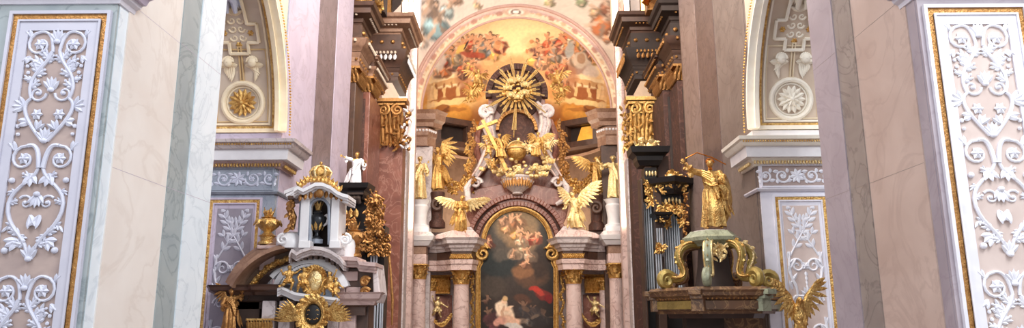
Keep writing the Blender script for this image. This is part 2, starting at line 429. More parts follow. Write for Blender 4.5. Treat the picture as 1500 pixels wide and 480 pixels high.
    if hair:
        hm = MB()
        hm.ell(hc + up * hr * .35 - fw * hr * .22, (hr * .92, hr * .92, hr * .85), 10, 7, Rm)
        for q in range(9 if low else 16):
            a = rnd.uniform(0, 2 * PI); e = rnd.uniform(.1, 1.2)
            dv = rt_ * cos(a) * cos(e) + fw * (sin(a) * cos(e)) + up * sin(e)
            if dv.dot(fw) > .55 and dv.dot(up) < .6: continue
            hm.ell(hc + up * hr * .25 - fw * hr * .15 + dv * hr * .85, hr * rnd.uniform(.2, .34), 6, 4)
        if beard:
            for q in range(9):
                hm.ell(hc - up * hr * rnd.uniform(.75, 1.5) + fw * hr * rnd.uniform(.45, .8) + rt_ * hr * rnd.uniform(-.35, .35), hr * rnd.uniform(.18, .3), 6, 4)
        hm.build('hair', M[hairm or skin], root)
    if robe:
        rb = MB(); n = 36; rows = 16
        kn = (g['kL'] + g['kR']) / 2; ftm = (g['fL'] + g['fR']) / 2
        top = g['nec'].lerp(g['che'], .25)
        if robe == 1: keys = [(top, .055, .05), (g['che'].lerp(top, .45), .12, .075), (g['che'], .105, .08), (g['pel'].lerp(g['che'], .35), .085, .068), (g['pel'], .108, .085), (kn, .125 * hemout, .105), (ftm + V((0, 0, .0 * H)), .15 * hemout, .125)]
        elif robe == 2: keys = [(g['pel'].lerp(g['che'], .45), .085, .07), (g['pel'], .11, .088), (g['pel'].lerp(kn, .5), .125, .1), (kn, .135 * hemout, .11), (ftm.lerp(kn, .35), .155 * hemout, .125)]
        else: keys = [(g['pel'].lerp(g['che'], .3), .09 * fat, .075 * fat), (g['pel'], .105 * fat, .09 * fat), (g['pel'].lerp(kn, .6), .12 * fat, .1 * fat)]
        ph = rnd.uniform(0, 6); K = len(keys) - 1; kk = len(rb.v)
        for i in range(rows + 1):
            t = i / rows * K; a = min(int(t), K - 1); q = t - a; q = q * q * (3 - 2 * q) if False else q
            c = keys[a][0].lerp(keys[a + 1][0], q); rx = keys[a][1] * (1 - q) + keys[a + 1][1] * q; ry = keys[a][2] * (1 - q) + keys[a + 1][2] * q
            amp = .04 + .16 * (i / rows)
            for u in range(n):
                th = 2 * PI * u / n
                fo = 1 + amp * (.6 * sin(7 * th + ph + 1.6 * i / rows) + .4 * sin(12 * th - ph * 2 + 2.5 * i / rows))
                rb.v.append(tuple(c + rt_ * (rx * H * fo * cos(th)) + fw * (ry * H * fo * sin(th)) + V((0, 0, .012 * H * sin(5 * th + ph) * i / rows))))
        for i in range(rows):
            for u in range(n):
                rb.f.append((i * n + u, i * n + (u + 1) % n, (i + 1) * n + (u + 1) % n, (i + 1) * n + u))
        rb.f.append(tuple(range(n))); rb.f.append(tuple(rows * n + u for u in range(n))[::-1])
        if robe == 1:
            for s in 'LR':
                e = g['e' + s]; m_ = e.lerp(g['h' + s], .45)
                rb.tube([g['s' + s], g['s' + s].lerp(e, .5), e, m_], [.05 * H, .047 * H, .045 * H, .058 * H], 10)
                rb.leaf(e, e.lerp(m_, .6) - V((0, 0, .13 * H)), .09 * H, fw, .03 * H)
        rb.build('robe', M[robem or skin], root)
    if mantle:
        mt = MB(); sgn = rnd.choice((-1, 1)); a = g['sL' if sgn < 0 else 'sR']; b_ = g['pR' if sgn < 0 else 'pL']
        for q in range(4):
            off = (q - 1.5) * .022 * H; z = V((0, 0, off))
            mt.tube([a + z + fw * .03 * H, g['che'] + fw * (.10 * H) + z * 1.6, b_ + fw * .11 * H + z * 2 + rt_ * -sgn * .03 * H, b_ + rt_ * -sgn * .10 * H - fw * .02 * H + z * 2], [.016 * H, .02 * H, .024 * H, .018 * H], 6)
        e0 = b_ + rt_ * -sgn * .10 * H
        for q in range(5):
            x = rt_ * -sgn * (.02 * q + .01) * H
            mt.leaf(e0 + V((0, 0, .04 * H)) + fw * (.05 - .02 * q) * H, e0 + x * 1.4 - V((0, 0, (.26 + .04 * (q % 3)) * H)) + fw * (.03 - .02 * q) * H, .07 * H, fw + rt_ * -sgn * .4, .03 * H, .08)
        mt.build('mantle', M[robem or skin], root)
    if wings:
        for s, (tip, sp) in enumerate(wings):
            wb = MB(); r0 = g['sL' if s == 0 else 'sR'].lerp(g['che'], .35) - fw * .05 * H
            wing(wb, r0, r0 + D(tip), D(sp), fw, 9 if not low else 6)
            wb.build('wing', M[wingm or skin], root)
    return g
def drape(mb, keys, n=30, rows=18, amp=.16, ph=0.0, freq=6):
    # folded cloth hanging along keys (centre, rx, ry)
    K = len(keys) - 1; k0 = len(mb.v)
    for i in range(rows + 1):
        t = i / rows * K; a = min(int(t), K - 1); q = t - a
        c = V(keys[a][0]).lerp(V(keys[a + 1][0]), q); rx = keys[a][1] * (1 - q) + keys[a + 1][1] * q; ry = keys[a][2] * (1 - q) + keys[a + 1][2] * q
        for u in range(n):
            th = 2 * PI * u / n; fo = 1 + amp * (.3 + i / rows) * (.6 * sin(freq * th + ph + 2 * i / rows) + .4 * sin((freq * 2 - 1) * th - ph + 3 * i / rows))
            mb.v.append((c.x + rx * fo * cos(th), c.y - ry * fo * sin(th), c.z + .012 * sin(5 * th) * i / rows))
    for i in range(rows):
        for u in range(n): mb.f.append((k0 + i * n + u, k0 + i * n + (u + 1) % n, k0 + (i + 1) * n + (u + 1) % n, k0 + (i + 1) * n + u))
    mb.f.append(tuple(k0 + u for u in range(n))); mb.f.append(tuple(k0 + rows * n + u for u in range(n))[::-1])
def putto(root, H, yaw=0, J=None, m='gold', wings=True, seed=1, base=(0, 0, 0), low=True, robe=3):
    wg = [((-.34, -.08, .22), (-.1, -.02, -.3)), ((.34, -.08, .22), (.1, -.02, -.3))] if wings else None
    return figure(root, H, yaw, J, m, child=True, robe=robe, mantle=False, wings=wg, seed=seed, base=base, low=low)
FLY = dict(kL=(-.14, -.04, .24), kR=(.05, .12, .26), fL=(-.2, -.22, .16), fR=(.16, -.06, .08), eL=(-.2, .1, .76), hL=(-.26, .16, .92), eR=(.24, .08, .6), hR=(.38, .12, .52))
CRAWL = dict(eL=(-.2, .14, .6), hL=(-.16, .26, .48), eR=(.22, .04, .8), hR=(.32, .06, .95), kL=(-.16, .16, .3), fL=(-.2, .02, .1), kR=(.14, .2, .3), fR=(.24, .06, .16))

# ------------------------------------------------------------------ classical pieces
def acanthus_ring(mb, c, r, z0, z1, k, wd, out, a0=0, lean=.2, arc=(0, 2 * PI)):
    c = V(c)
    for i in range(k):
        a = arc[0] + (arc[1] - arc[0]) * (i + .5) / k + a0
        d = V((cos(a), sin(a), 0)); b = c + d * r + V((0, 0, z0)); t = c + d * (r + out * .45) + V((0, 0, z1))
        mb.leaf(b, t, wd, d, wd * .25, .05, 4)
        mb.leaf(t - V((0, 0, wd * .1)), t + d * out * .8 - V((0, 0, (z1 - z0) * .12)), wd * .75, V((0, 0, 1)), wd * .25, -.1, 3)
def corinthian(mb, c, r, h, k=8, sq=True):
    c = V(c)
    mb.lathe(c, [(r, 0), (r * 1.1, h * .04), (r, h * .08), (r * .95, h * .5), (r * 1.1, h * .8), (r * 1.3, h * .9)], 16)
    acanthus_ring(mb, c, r * .98, h * .06, h * .42, k, r * .62, r * .42)
    acanthus_ring(mb, c, r * .98, h * .28, h * .66, k, r * .6, r * .5, PI / k)
    for i in range(4):
        a = PI / 4 + i * PI / 2; d = V((cos(a), sin(a), 0)); q = c + d * r * 1.28 + V((0, 0, h * .76))
        F = Plane(q, d, V((0, 0, 1)), V((-sin(a), cos(a), 0)))
        rt(mb, F, spiral(0, 0, r * .34, 1.6, PI * .6, -1), [r * .1, r * .05], 5, 0)
        mb.tube([c + d * r * .8 + V((0, 0, h * .45)), q + V((0, 0, r * .3))], [r * .09, r * .1], 5)
        b = V((-sin(a), cos(a), 0))
    mb.lathe(c + V((0, 0, h * .88)), [(r * 1.5, 0), (r * 1.62, h * .04), (r * 1.62, h * .09), (r * 1.5, h * .12)], 16, lambda q, z: 1 + .13 * abs(cos(2 * q)) ** 0 * cos(4 * (q - PI / 4)))
    for i in range(4):
        a = i * PI / 2; d = V((cos(a), sin(a), 0)); mb.ell(c + d * r * 1.35 + V((0, 0, h * .92)), r * .2, 6, 4)
def column(cx, cy, z0, z1, r, caph, label, group, cm='rose', capm='gold'):
    t = thing('marble_column', label, 'column', (cx, cy, z0), group)
    n = 12; H = z1 - z0 - caph
    prof = [(r * 1.0 * (1.06 - .14 * (i / n) ** 1.5), .45 + (H - .45) * i / n) for i in range(n + 1)]
    MB().lathe((cx, cy, z0), prof + [(r * .97, H - .03), (r * .98, H)], 24).build('shaft', M[cm], t)
    MB().lathe((cx, cy, z0), [(r * 1.5, 0), (r * 1.5, .14), (r * 1.35, .18), (r * 1.42, .25), (r * 1.2, .32), (r * 1.25, .38), (r * 1.08, .46)], 24).build('base', M['white'], t)
    mb = MB(); corinthian(mb, (cx, cy, z1 - caph), r * .92, caph); mb.build('capital', M[capm], t)
    return t
def cluster(mb, pts, r, rnd, k=1, sq=.8):      # lumps of carved cloud or fruit
    for p in pts:
        for _ in range(k):
            q = V(p) + V((rnd.gauss(0, r * .5), rnd.gauss(0, r * .35), rnd.gauss(0, r * .4)))
            rr = r * rnd.uniform(.35, .75)
            mb.ell(q, (rr, rr * sq, rr * sq), 7, 5)
def leafball(mb, c, r, k, rnd, sx=1, sz=1, lw=.5):   # a tuft of carved gilt foliage
    c = V(c)
    for _ in range(k):
        a = rnd.uniform(0, 2 * PI); e = rnd.uniform(-.6, 1.0)
        d = V((cos(a) * cos(e) * sx, -abs(sin(e)) * .8 - .25, sin(a) * cos(e) * sz))
        p0 = c + d * r * rnd.uniform(0, .4); p1 = c + d * r * rnd.uniform(.8, 1.15)
        mb.leaf(p0, p1, r * lw, V((rnd.uniform(-.4, .4), -1, rnd.uniform(-.2, .6))), r * .16, rnd.uniform(0, .3), 3)
def balus(mb, c, prof, n=20): mb.lathe(c, prof, n)

# ------------------------------------------------------------------ the nave: two piers a side with an arch between
W = 6.0
YA = PXp(150, 240, -W).y
YB = PXp(407, 240, -W).y
YC = PXp(505, 240, -W).y
YA2 = PXp(311, 240, -W).y
ZT = 26.0
zsp = P(360, 195, YB).z            # springing of the arch
JW = 1.95                            # depth of a pier from the nave
floor = MB().box((-16, -6, -.3), (16, 52, 0)); struct('floor', floor, M['floor'])

def mpx(x): return -x
def nave_side(s):
    R_ = s > 0
    # s = -1 left, +1 right
    def bx(y0, y1, z0, z1, x0, x1): return MB().box((s * x0, y0, z0), (s * x1, y1, z1))
    side = 'right' if R_ else 'left'
    struct('wall_' + side, bx(YA, YA2, 0, ZT, W, W + JW), M['rmauve' if R_ else 'pale'])
    yb = [PXp(757 - o, 240, -W).y for o in (594, 512, 485, 449)]
    ms = ('rbeige', 'rgrey', 'rmauve') if R_ else ('beige', 'grey', 'pale')
    for k in range(3):
        pr = (.02, .04, .06)[k]
        struct('trim_%d' % (k + 1), bx(yb[k], yb[k + 1], 0, ZT, W - pr, W + .1), M[ms[k]])
    # joints of the marble facing
    jm = MB()
    for z in (2.6, 5.1, 7.7, 10.3):
        for k in range(3): jm.box((s * (W - (.02, .04, .06)[k] - .0015), yb[k] + .004, z), (s * (W + .05), yb[k + 1] - .004, z + .007))
    struct('trim_9', jm, M['rgrey' if R_ else 'lilac'])
    struct('wall_' + side, bx(YB, YC, 0, ZT, W, W + JW), M[('umber' if R_ else 'bluegrey')])
    yb = [YB + .0] + [PXp(757 - o, 240, -W).y for o in (302, 275)] + [YC]
    ms = ('umber', 'dbrown', 'mbrown') if R_ else ('lilac', 'dlilac', 'lilac')
    yb[0] = YB + .12
    for k in range(3):
        pr = (.02, .035, .05)[k]
        struct('trim_%d' % (k + 4), bx(yb[k], yb[k + 1], 0, ZT, W - pr, W + .1), M[ms[k]])
    # spandrel wall above the arch (quarter arch shown, the rest falls behind the near pier)
    Ra = 4.05; Yc = YB - Ra
    n = 24; A = []
    for i in range(n + 1):
        a = PI * i / n; A.append((Yc + Ra * cos(a), zsp + Ra * sin(a)))
    mb = MB()
    for i in range(n):
        (y0, z0), (y1, z1) = A[i], A[i + 1]
        if y1 < YA2 - .5: continue
        for x0, x1 in ((W, W + JW),):
            p = [(s * x0, y0, z0), (s * x0, y1, z1), (s * x0, y1, ZT), (s * x0, y0, ZT)]
            mb.prism([V(q) for q in p], [V(q) + V((s * (x1 - x0), 0, 0)) for q in p])
    struct('wall_' + side, mb, M['plaster'])
    # archivolt on the nave face
    mb = MB(); gb = MB()
    path = [V((s * W, Yc + (Ra + .0) * cos(a), zsp + Ra * sin(a))) for a in [PI * .62 * i / 40 for i in range(41)]]
    if R_: mb.sweep(path, [(0, -.05), (0, .10), (.05, .12), (.05, .17), (.12, .17), (.14, .22), (.22, .22), (.24, .05), (.3, .05), (.3, -.05)], (-1, 0, 0))
    else: mb.sweep(path[::-1], [(0, -.05), (0, .10), (.05, .12), (.05, .17), (.12, .17), (.14, .22), (.22, .22), (.24, .05), (.3, .05), (.3, -.05)], (1, 0, 0))
    t = thing('arch_moulding', ('pale cream' if R_ else 'cream') + ' moulded edge of the nave arch with beading, on the ' + side + ' of the nave', 'moulding', (s * W, YB, zsp), kind='structure')
    mb.build('moulding', M['creamR' if R_ else 'cream'], t)
    for i in range(110):
        a = PI * .62 * i / 110
        gb.ell((s * (W - .19), Yc + (Ra + .18) * cos(a), zsp + (Ra + .18) * sin(a)), .028, 5, 4)
    gb.build('bead_row', M['gold'], t)
    # soffit decoration
    F = Soffit(s * W, s, Yc, zsp, Ra)
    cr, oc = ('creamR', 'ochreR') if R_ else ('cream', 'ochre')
    t = thing('arch_soffit', ('pale cream' if R_ else 'ochre and cream') + ' stucco arch underside with rosette and cross coffer, ' + side + ' of nave', 'arch', (s * (W + JW / 2), YB, zsp), kind=None)
    vmax = 4.9
    mb = MB(); moulding(mb, F, .03, .0, JW - .05, vmax, .10, -.02, .10); mb.build('edge_band', M[cr], t)
    mb = MB(); moulding(mb, F, .13, .10, JW - .15, vmax, .07, -.02, .05)
    beads(mb, F, [(.165, .12), (.165, vmax)], .085, .03); beads(mb, F, [(JW - .185, .12), (JW - .185, vmax)], .085, .03); beads(mb, F, [(.2, .135), (JW - .2, .135)], .085, .03)
    mb.build('gilded_moulding', M['gold'], t)
    mb = MB(); moulding(mb, F, .24, .20, JW - .26, vmax, .05, -.02, .05); 
    cu = JW / 2 - .02; vr = .78
    mb.build('inner_frame', M[cr], t)
    mb = MB(); rt(mb, F, [(cu + .5 * cos(q * PI / 16), vr + .5 * sin(q * PI / 16)) for q in range(33)], .07, 8, 0.3)
    rt(mb, F, [(cu + .4 * cos(q * PI / 16), vr + .4 * sin(q * PI / 16)) for q in range(33)], .025, 6, 0.3)
    md = mb.build('medallion_ring', M[cr], t)
    mb = MB()
    for k in range(14):
        q = 2 * PI * k / 14
        mb.leaf(F.p(cu + .1 * cos(q), vr + .1 * sin(q), .06), F.p(cu + .36 * cos(q), vr + .36 * sin(q), .03), .13, F.n(cu, vr), .05, .1, 4)
    for k in range(8):
        q = 2 * PI * (k + .5) / 8
        mb.leaf(F.p(cu, vr, .10), F.p(cu + .2 * cos(q), vr + .2 * sin(q), .08), .11, F.n(cu, vr), .05, .15, 3)
    mb.ell(F.p(cu, vr, .12), .06, 8, 5)
    mb.build('rosette', M['creamR' if R_ else 'gold'], t)
    # cherub heads between wings, either side of a stem
    v0 = 1.72
    for k, du in enumerate((-.30, .30)):
        mb = MB(); c = F.p(cu + du, v0 + .10, .10)
        mb.ell(c, (.12, .10, .14), 10, 7); mb.ell(c + V((0, -.08, -.02)), (.03, .03, .03), 6, 4)
        for i in range(9): 
            a = i / 8 * PI; mb.ell(c + V((.12 * cos(a), -.02, .11 * sin(a) + .02)), .04, 6, 4)
        for q in range(5):
            rl(mb, F, (cu + du + .05 * (q - 2), v0 - .02), (cu + du * (1.0 + .12 * q) - .02, v0 - .40 + .05 * q), .11, .12)
        rl(mb, F, (cu + du, v0), (cu + du * 1.9, v0 + .02), .16, .1); rl(mb, F, (cu + du, v0), (cu + du * .3, v0 + .02), .14, .1)
        mb.build('cherub_head', M[cr], t)
    mb = MB(); moulding(mb, F, cu - .05, vr + .55, cu + .05, v0 + .5, .03, -.02, .05); moulding(mb, F, .3, .28, JW - .32, 2.15, .03, -.02, .035); mb.build('stem_frame', M[oc], t)
    # cross-shaped coffer
    v1 = 2.55
    def cross(a, b): return [(cu - a, v1 - b), (cu - a * .45, v1 - b), (cu - a * .45, v1 - b - .28), (cu + a * .45, v1 - b - .28), (cu + a * .45, v1 - b), (cu + a, v1 - b), (cu + a, v1 + b), (cu + a * .55, v1 + b), (cu + a * .45, v1 + 1.9), (cu - a * .45, v1 + 1.9), (cu - a * .55, v1 + b), (cu - a, v1 + b)]
    mb = MB(); cp = cross(.52, .24)
    for (a, b) in zip(cp, cp[1:] + cp[:1]):
        k = 6 if abs(b[1] - a[1]) > 1 else 1
        for i in range(k):
            q0 = (a[0] + (b[0] - a[0]) * i / k, a[1] + (b[1] - a[1]) * i / k); q1 = (a[0] + (b[0] - a[0]) * (i + 1) / k, a[1] + (b[1] - a[1]) * (i + 1) / k)
            mb.tube([F.p(*q0, .06), F.p(*q1, .06)], [.045, .045], 6)
    mb.build('coffer_frame', M[cr], t)
    for (du, dv) in ((-.33, 0), (.33, 0), (0, -.3)):
        mb = MB(); rflower(mb, F, cu + du, v1 + dv, .085); mb.build('coffer_stud', M['gold'], t)
    mb = MB()
    for sx in (-1, 1):
        for q in range(3):
            rt(mb, F, [(cu + sx * (.1 - a), b + v1 - .12 + q * .22) for a, b in spiral(0, 0, .1, 1.1, PI, 1)], [.03, .015], 5)
    for q in range(5): rl(mb, F, (cu, v1 + .45), (cu + (q - 2) * .12, v1 + .75 - abs(q - 2) * .08), .1)
    mb.build('scroll', M[cr], t)
    # stucco figure higher in the soffit
    mb = MB()
    mb.tube([F.p(cu - .08, v1 + .55, .1), F.p(cu - .1, v1 + .85, .12), F.p(cu, v1 + 1.15, .16), F.p(cu + .02, v1 + 1.45, .14)], [.05, .08, .13, .08], 8)
    mb.tube([F.p(cu + .12, v1 + .55, .1), F.p(cu + .1, v1 + .85, .14), F.p(cu, v1 + 1.1, .16)], [.045, .07, .1], 8)
    mb.tube([F.p(cu, v1 + 1.4, .14), F.p(cu - .22, v1 + 1.25, .12), F.p(cu - .25, v1 + 1.0, .1)], [.06, .05, .035], 6)
    mb.tube([F.p(cu, v1 + 1.4, .14), F.p(cu + .22, v1 + 1.3, .12), F.p(cu + .28, v1 + 1.55, .1)], [.06, .05, .035], 6)
    mb.ell(F.p(cu + .02, v1 + 1.6, .16), .09, 8, 6)
    for q in range(7): rl(mb, F, (cu + .06 * (q - 3), v1 + 1.15), (cu + .08 * (q - 3), v1 + .62 + .04 * (q % 2)), .1, .12)
    mb.build('stucco_figure', M['creamR' if R_ else 'relief'], t)
    # impost cornice that wraps the pier
    px = .0172
    x1 = W; 
    def wrap(prof, yend, x2=W + JW + .02, y=YB):
        p = [(-x2, y, 0), (-x1, y, 0), (-x1, yend, 0)]
        if R_: p = [(-a, b, c) for a, b, c in p][::-1]
        return MB().sweep([V(q) + V((0, 0, zsp)) for q in p], prof)
    t = thing('impost_cornice', 'white moulded impost cornice with gilt dentils under the arch, on the ' + side + ' pier', 'cornice', (s * (W + 1), YB, zsp), kind='structure')
    ye = YB + 1.0
    wrap([(-.05, -.30), (.06, -.30), (.06, -.02), (-.05, 0)], ye).build('blocking_course', M['white' if R_ else 'lilac'], t)
    wrap([(-.05, -.5), (.42, -.5), (.48, -.44), (.5, -.38), (.56, -.36), (.58, -.28), (-.05, -.28)], ye).build('crown_moulding', M['creamR' if R_ else 'greypink'], t)
    wrap([(-.05, -.76), (.34, -.76), (.36, -.50), (-.05, -.50)], ye).build('corona', M['white'], t)
    wrap([(-.05, -.93), (.08, -.93), (.1, -.86), (.16, -.84), (.2, -.76), (-.05, -.76)], ye).build('bed_moulding', M['pinkm' if not R_ else 'creamR'], t)
    mb = MB()
    for i in range(int((JW + .1) / .075)):
        x = (W - .1 + i * .075) * s; mb.ell((x, YB - .17, zsp - .86), (.03, .04, .055), 6, 4)
    for i in range(12): mb.ell((s * (W - .17), YB + .05 + i * .075, zsp - .86), (.04, .03, .055), 6, 4)
    mb.build('gilded_dentils', M['gold' if not R_ else 'goldl'], t)
    mb = MB()
    for i in range(int((JW + .4) / .06)):
        x = (W - .45 + i * .06) * s; mb.ell((x, YB - .5, zsp - .40), (.024, .03, .03), 5, 4)
    mb.build('bead_row', M['gold'], t)
    # frieze panel
    Fp = Plane((s * W, YB, 0), (s, 0, 0), (0, 0, 1), (0, -1, 0))
    zf1, zf0 = P(360, 247, YB).z, P(360, 278, YB).z
    mpil, mfr = ('pilw', 'pilw') if R_ else ('bluegrey', 'pil')
    struct('trim_7', MB().box((s * (W + .02), YB - .05, 0), (s * (W + JW), YB + .3, zsp - .9)), M[mpil])
    t = thing('frieze_panel', 'small horizontal frieze panel of scroll relief below the ' + side + ' impost cornice', 'relief panel', (s * (W + 1), YB, zf0))
    F2 = Plane((s * W, YB - .05, 0), (s, 0, 0), (0, 0, 1), (0, -1, 0))
    mb = MB(); moulding(mb, F2, .05, zf0 - .02, JW - .1, zf1 + .02, .04, -.02, .04); 
    mb.build('frame', M['pilw' if R_ else 'bluegrey'], t)
    mb = MB(); rprism(mb, F2, [(.07, zf0), (JW - .12, zf0), (JW - .12, zf1), (.07, zf1)], -.02, .008); mb.build('backing', M['ground' if R_ else 'bluegrey'], t)
    mb = MB(); cz = (zf0 + zf1) / 2; cu2 = (JW - .05) / 2
    for sx in (-1, 1):
        for k in range(2):
            c = cu2 + sx * (.36 + .42 * k); 
            rt(mb, F2, [(c + sx * a * 1, cz + b) for a, b in spiral(0, 0, .19 - .02 * k, 1.5, PI if k == 0 else 0, 1 if k == 0 else -1)], [.032, .018], 6)
            rflower(mb, F2, c, cz, .07)
            for q in range(4):
                a = q * PI / 2 + .6; rl(mb, F2, (c + .17 * cos(a), cz + .15 * sin(a)), (c + .27 * cos(a + .5), cz + .22 * sin(a + .5)), .09)
    for q in range(8):
        a = q * PI / 4 + .2; rl(mb, F2, (cu2, cz), (cu2 + .2 * cos(a), cz + .19 * sin(a)), .10)
    mb.build('scroll_relief', M['reliefR' if R_ else 'relief'], t)
    struct('trim_8', MB().sweep([V(q) for q in ([(-W - JW, YB - .05, zf0 - .1), (-W + .0, YB - .05, zf0 - .1), (-W + .0, YB + .9, zf0 - .1)] if not R_ else [(W, YB + .9, zf0 - .1), (W, YB - .05, zf0 - .1), (W + JW, YB - .05, zf0 - .1)])],
           [(-.05, -.02), (.05, -.02), (.09, .03), (.09, .06), (-.05, .07)]), M['pilw' if R_ else 'bluegrey'])
    # tall branch panel
    zt = P(350, 290, YB).z
    u0, u1 = .30, 1.64
    t = thing('carved_panel', ('white pilaster panel of crossing leafy branches in gilt frame, right of the pulpit canopy' if R_ else 'grey pilaster panel of crossing leafy branches in gilt frame, behind the gilded vase'), 'relief panel', (s * (W + 1), YB - .05, 0.4))
    zb = 1.0
    mb = MB(); moulding(mb, F2, u0, zb, u1, zt, .05, -.02, .05); moulding(mb, F2, u0 + .13, zb + .13, u1 - .13, zt - .13, .035, -.02, .045)
    rprism(mb, F2, [(u0 + .16, zb + .16), (u1 - .16, zb + .16), (u1 - .16, zt - .16), (u0 + .16, zt - .16)], -.02, .012)
    mb.build('frame', M['pilw' if R_ else 'lilac'], t)
    mb = MB(); moulding(mb, F2, u0 + .05, zb + .05, u1 - .05, zt - .05, .08, -.02, .03)
    for pa in ([(u0 + .09, zb), (u0 + .09, zt - .05)], [(u1 - .09, zb), (u1 - .09, zt - .05)], [(u0 + .1, zt - .09), (u1 - .1, zt - .09)]): beads(mb, F2, pa, .085, .032)
    mb.build('gilded_moulding', M['gold'], t)
    ru0, ru1, rz1 = .52, 1.40, zt - .27
    mb = MB(); rprism(mb, F2, [(ru0, zb + .3), (ru1, zb + .3), (ru1, rz1), (ru0, rz1)], -.01, .018); mb.build('backing', M['groundR' if R_ else 'lground'], t)
    mb = MB(); cu3 = (ru0 + ru1) / 2; F3 = Plane(F2.o + F2.N * .012, F2.U, F2.V, F2.N)
    # two crossing branches with paired leaves
    for sx in (-1, 1):
        br = bez((cu3 - sx * .27, rz1 - .10), (cu3 - sx * .17, rz1 - .45), (cu3 + sx * .08, rz1 - .75), (cu3 + sx * .34, rz1 - 1.22), 14)
        rt(mb, F3, br, [.013, .026], 6)
        for i in range(0, 13, 2):
            (a, b), (c, d) = br[i], br[i + 1]; q = math.atan2(b - d, a - c)
            for sd in (-1, 1):
                e = q + sd * .62 if i else q + sd * .25; ln = .22 if i else .14; p_ = (a + ln * cos(e), b + ln * sin(e))
                p_ = (max(cu3 - .41, min(cu3 + .41, p_[0])), min(rz1 - .02, p_[1])); rl(mb, F3, (a + .02 * cos(e), b + .02 * sin(e)), p_, .095, .12, .02)
            if i in (6, 10): 
                e = q - sx * 1.1; p_ = (a + .2 * cos(e), b + .2 * sin(e)); rt(mb, F3, [(a, b), p_], [.012, .009], 5)
                for da in (-.6, .4): rl(mb, F3, p_, (max(cu3 - .41, min(cu3 + .41, p_[0] + .17 * cos(e + da))), p_[1] + .17 * sin(e + da)), .085, .12, .02)
    # lyre scrolls below
    z0 = rz1 - 1.25
    for rep in range(3):
        zz = z0 - rep * 1.55
        for sx in (-1, 1):
            rt(mb, F3, [(cu3 + sx * (.36 - .0), zz + .12)] + [(cu3 + sx * (.20 - a), zz - .22 + b) for a, b in spiral(0, 0, .19, 1.5, PI, -1)], [.035, .02], 6)
            rt(mb, F3, bez((cu3 + sx * .38, zz - .2), (cu3 + sx * .44, zz - .6), (cu3 + sx * .1, zz - .7), (cu3 + sx * .32, zz - 1.1)), [.03, .04, .02], 6)
            for q in range(5): rl(mb, F3, (cu3 + sx * .36, zz - .1 - q * .17), (cu3 + sx * (.42 - .2 * (q % 2)), zz + .12 - q * .17), .09)
            rt(mb, F3, [(cu3 + sx * (.22 + a), zz - 1.05 + b) for a, b in spiral(0, 0, .15, 1.3, 0, 1)], [.03, .015], 6)
        rflower(mb, F3, cu3, zz - .22, .1)
        for q in range(4): rl(mb, F3, (cu3, zz - .36 - q * .1), (cu3, zz - .48 - q * .1), .08 - .012 * q)
        for q in range(7): rl(mb, F3, (cu3, zz - .95), (cu3 + .2 * sin((q - 3) * .5), zz - .95 + .26 * cos((q - 3) * .5)), .09)
    mb.build('branch_relief', M['reliefR' if R_ else 'pil'], t)

    # ---- near pier: tall scroll panel facing the camera
    F2 = Plane((s * W, YA, 0), (s, 0, 0), (0, 0, 1), (0, -1, 0))
    k = abs(xat(150, YA) - xat(50, YA)) / 100
    mpp = k
    zt = P(90, 19.5, YA).z; zb = 1.5
    struct('trim_10', MB().box((s * (W + .01), YA - .05, 0), (s * (W + JW - .1), YA + .2, zt + .16)), M['rmauve' if R_ else 'grey'])
    F2 = Plane((s * W, YA - .05, 0), (s, 0, 0), (0, 0, 1), (0, -1, 0))
    u0, u1 = .075, 1.60
    t = thing('carved_panel', ('tall white scrolling foliage panel in gilt frame at the right edge of the photo' if R_ else 'tall grey scrolling foliage panel in gilt frame at the left edge of the photo'), 'relief panel', (s * (W + .8), YA - .05, 1))
    mb = MB(); moulding(mb, F2, u0, zb, u1, zt, .05, -.02, .06); moulding(mb, F2, u0 + .14, zb + .14, u1 - .14, zt - .14, .17, -.02, .04); moulding(mb, F2, u0 + .14, zb + .14, u1 - .14, zt - .14, .03, -.02, .06)
    mb.build('frame', M['pilw' if R_ else 'pil'], t)
    mb = MB(); moulding(mb, F2, u0 + .05, zb + .05, u1 - .05, zt - .05, .09, -.02, .03)
    mb.build('gilded_ground', M['goldd'], t); mb = MB()
    for pa in ([(u0 + .095, zb), (u0 + .095, zt - .05)], [(u1 - .095, zb), (u1 - .095, zt - .05)], [(u0 + .1, zt - .095), (u1 - .1, zt - .095)]): beads(mb, F2, pa, .07, .034, 1.3)
    mb.build('gilded_moulding', M['gold'], t)
    a0, a1 = u0 + .31, u1 - .31; rz1 = zt - .29
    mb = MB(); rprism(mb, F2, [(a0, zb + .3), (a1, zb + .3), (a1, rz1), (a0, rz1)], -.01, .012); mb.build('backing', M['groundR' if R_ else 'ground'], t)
    mb = MB(); cu = (a0 + a1) / 2; hw = (a1 - a0) / 2
    F3 = Plane(F2.o + F2.N * .008, F2.U, F2.V, F2.N)
    def scroll(cx, cz, r, sx, a0_, turns, dr, fl=True, wd=.03):
        rt(mb, F3, [(cx + sx * a, cz + b) for a, b in spiral(0, 0, r, turns, a0_, dr)], [wd * .8, wd * .5], 6, .7)
        if fl: rflower(mb, F3, cx, cz, r * .48)
        else: mb.ell(F3.p(cx, cz, .02), r * .25, 7, 5)
    def spray(x, z, ang, ln, k, sx, wd=.085):
        for i in range(k):
            e = ang + (i - (k - 1) / 2) * .55
            rl(mb, F3, (x, z), (x + sx * ln * cos(e), z + ln * sin(e)), wd, .2, .03)
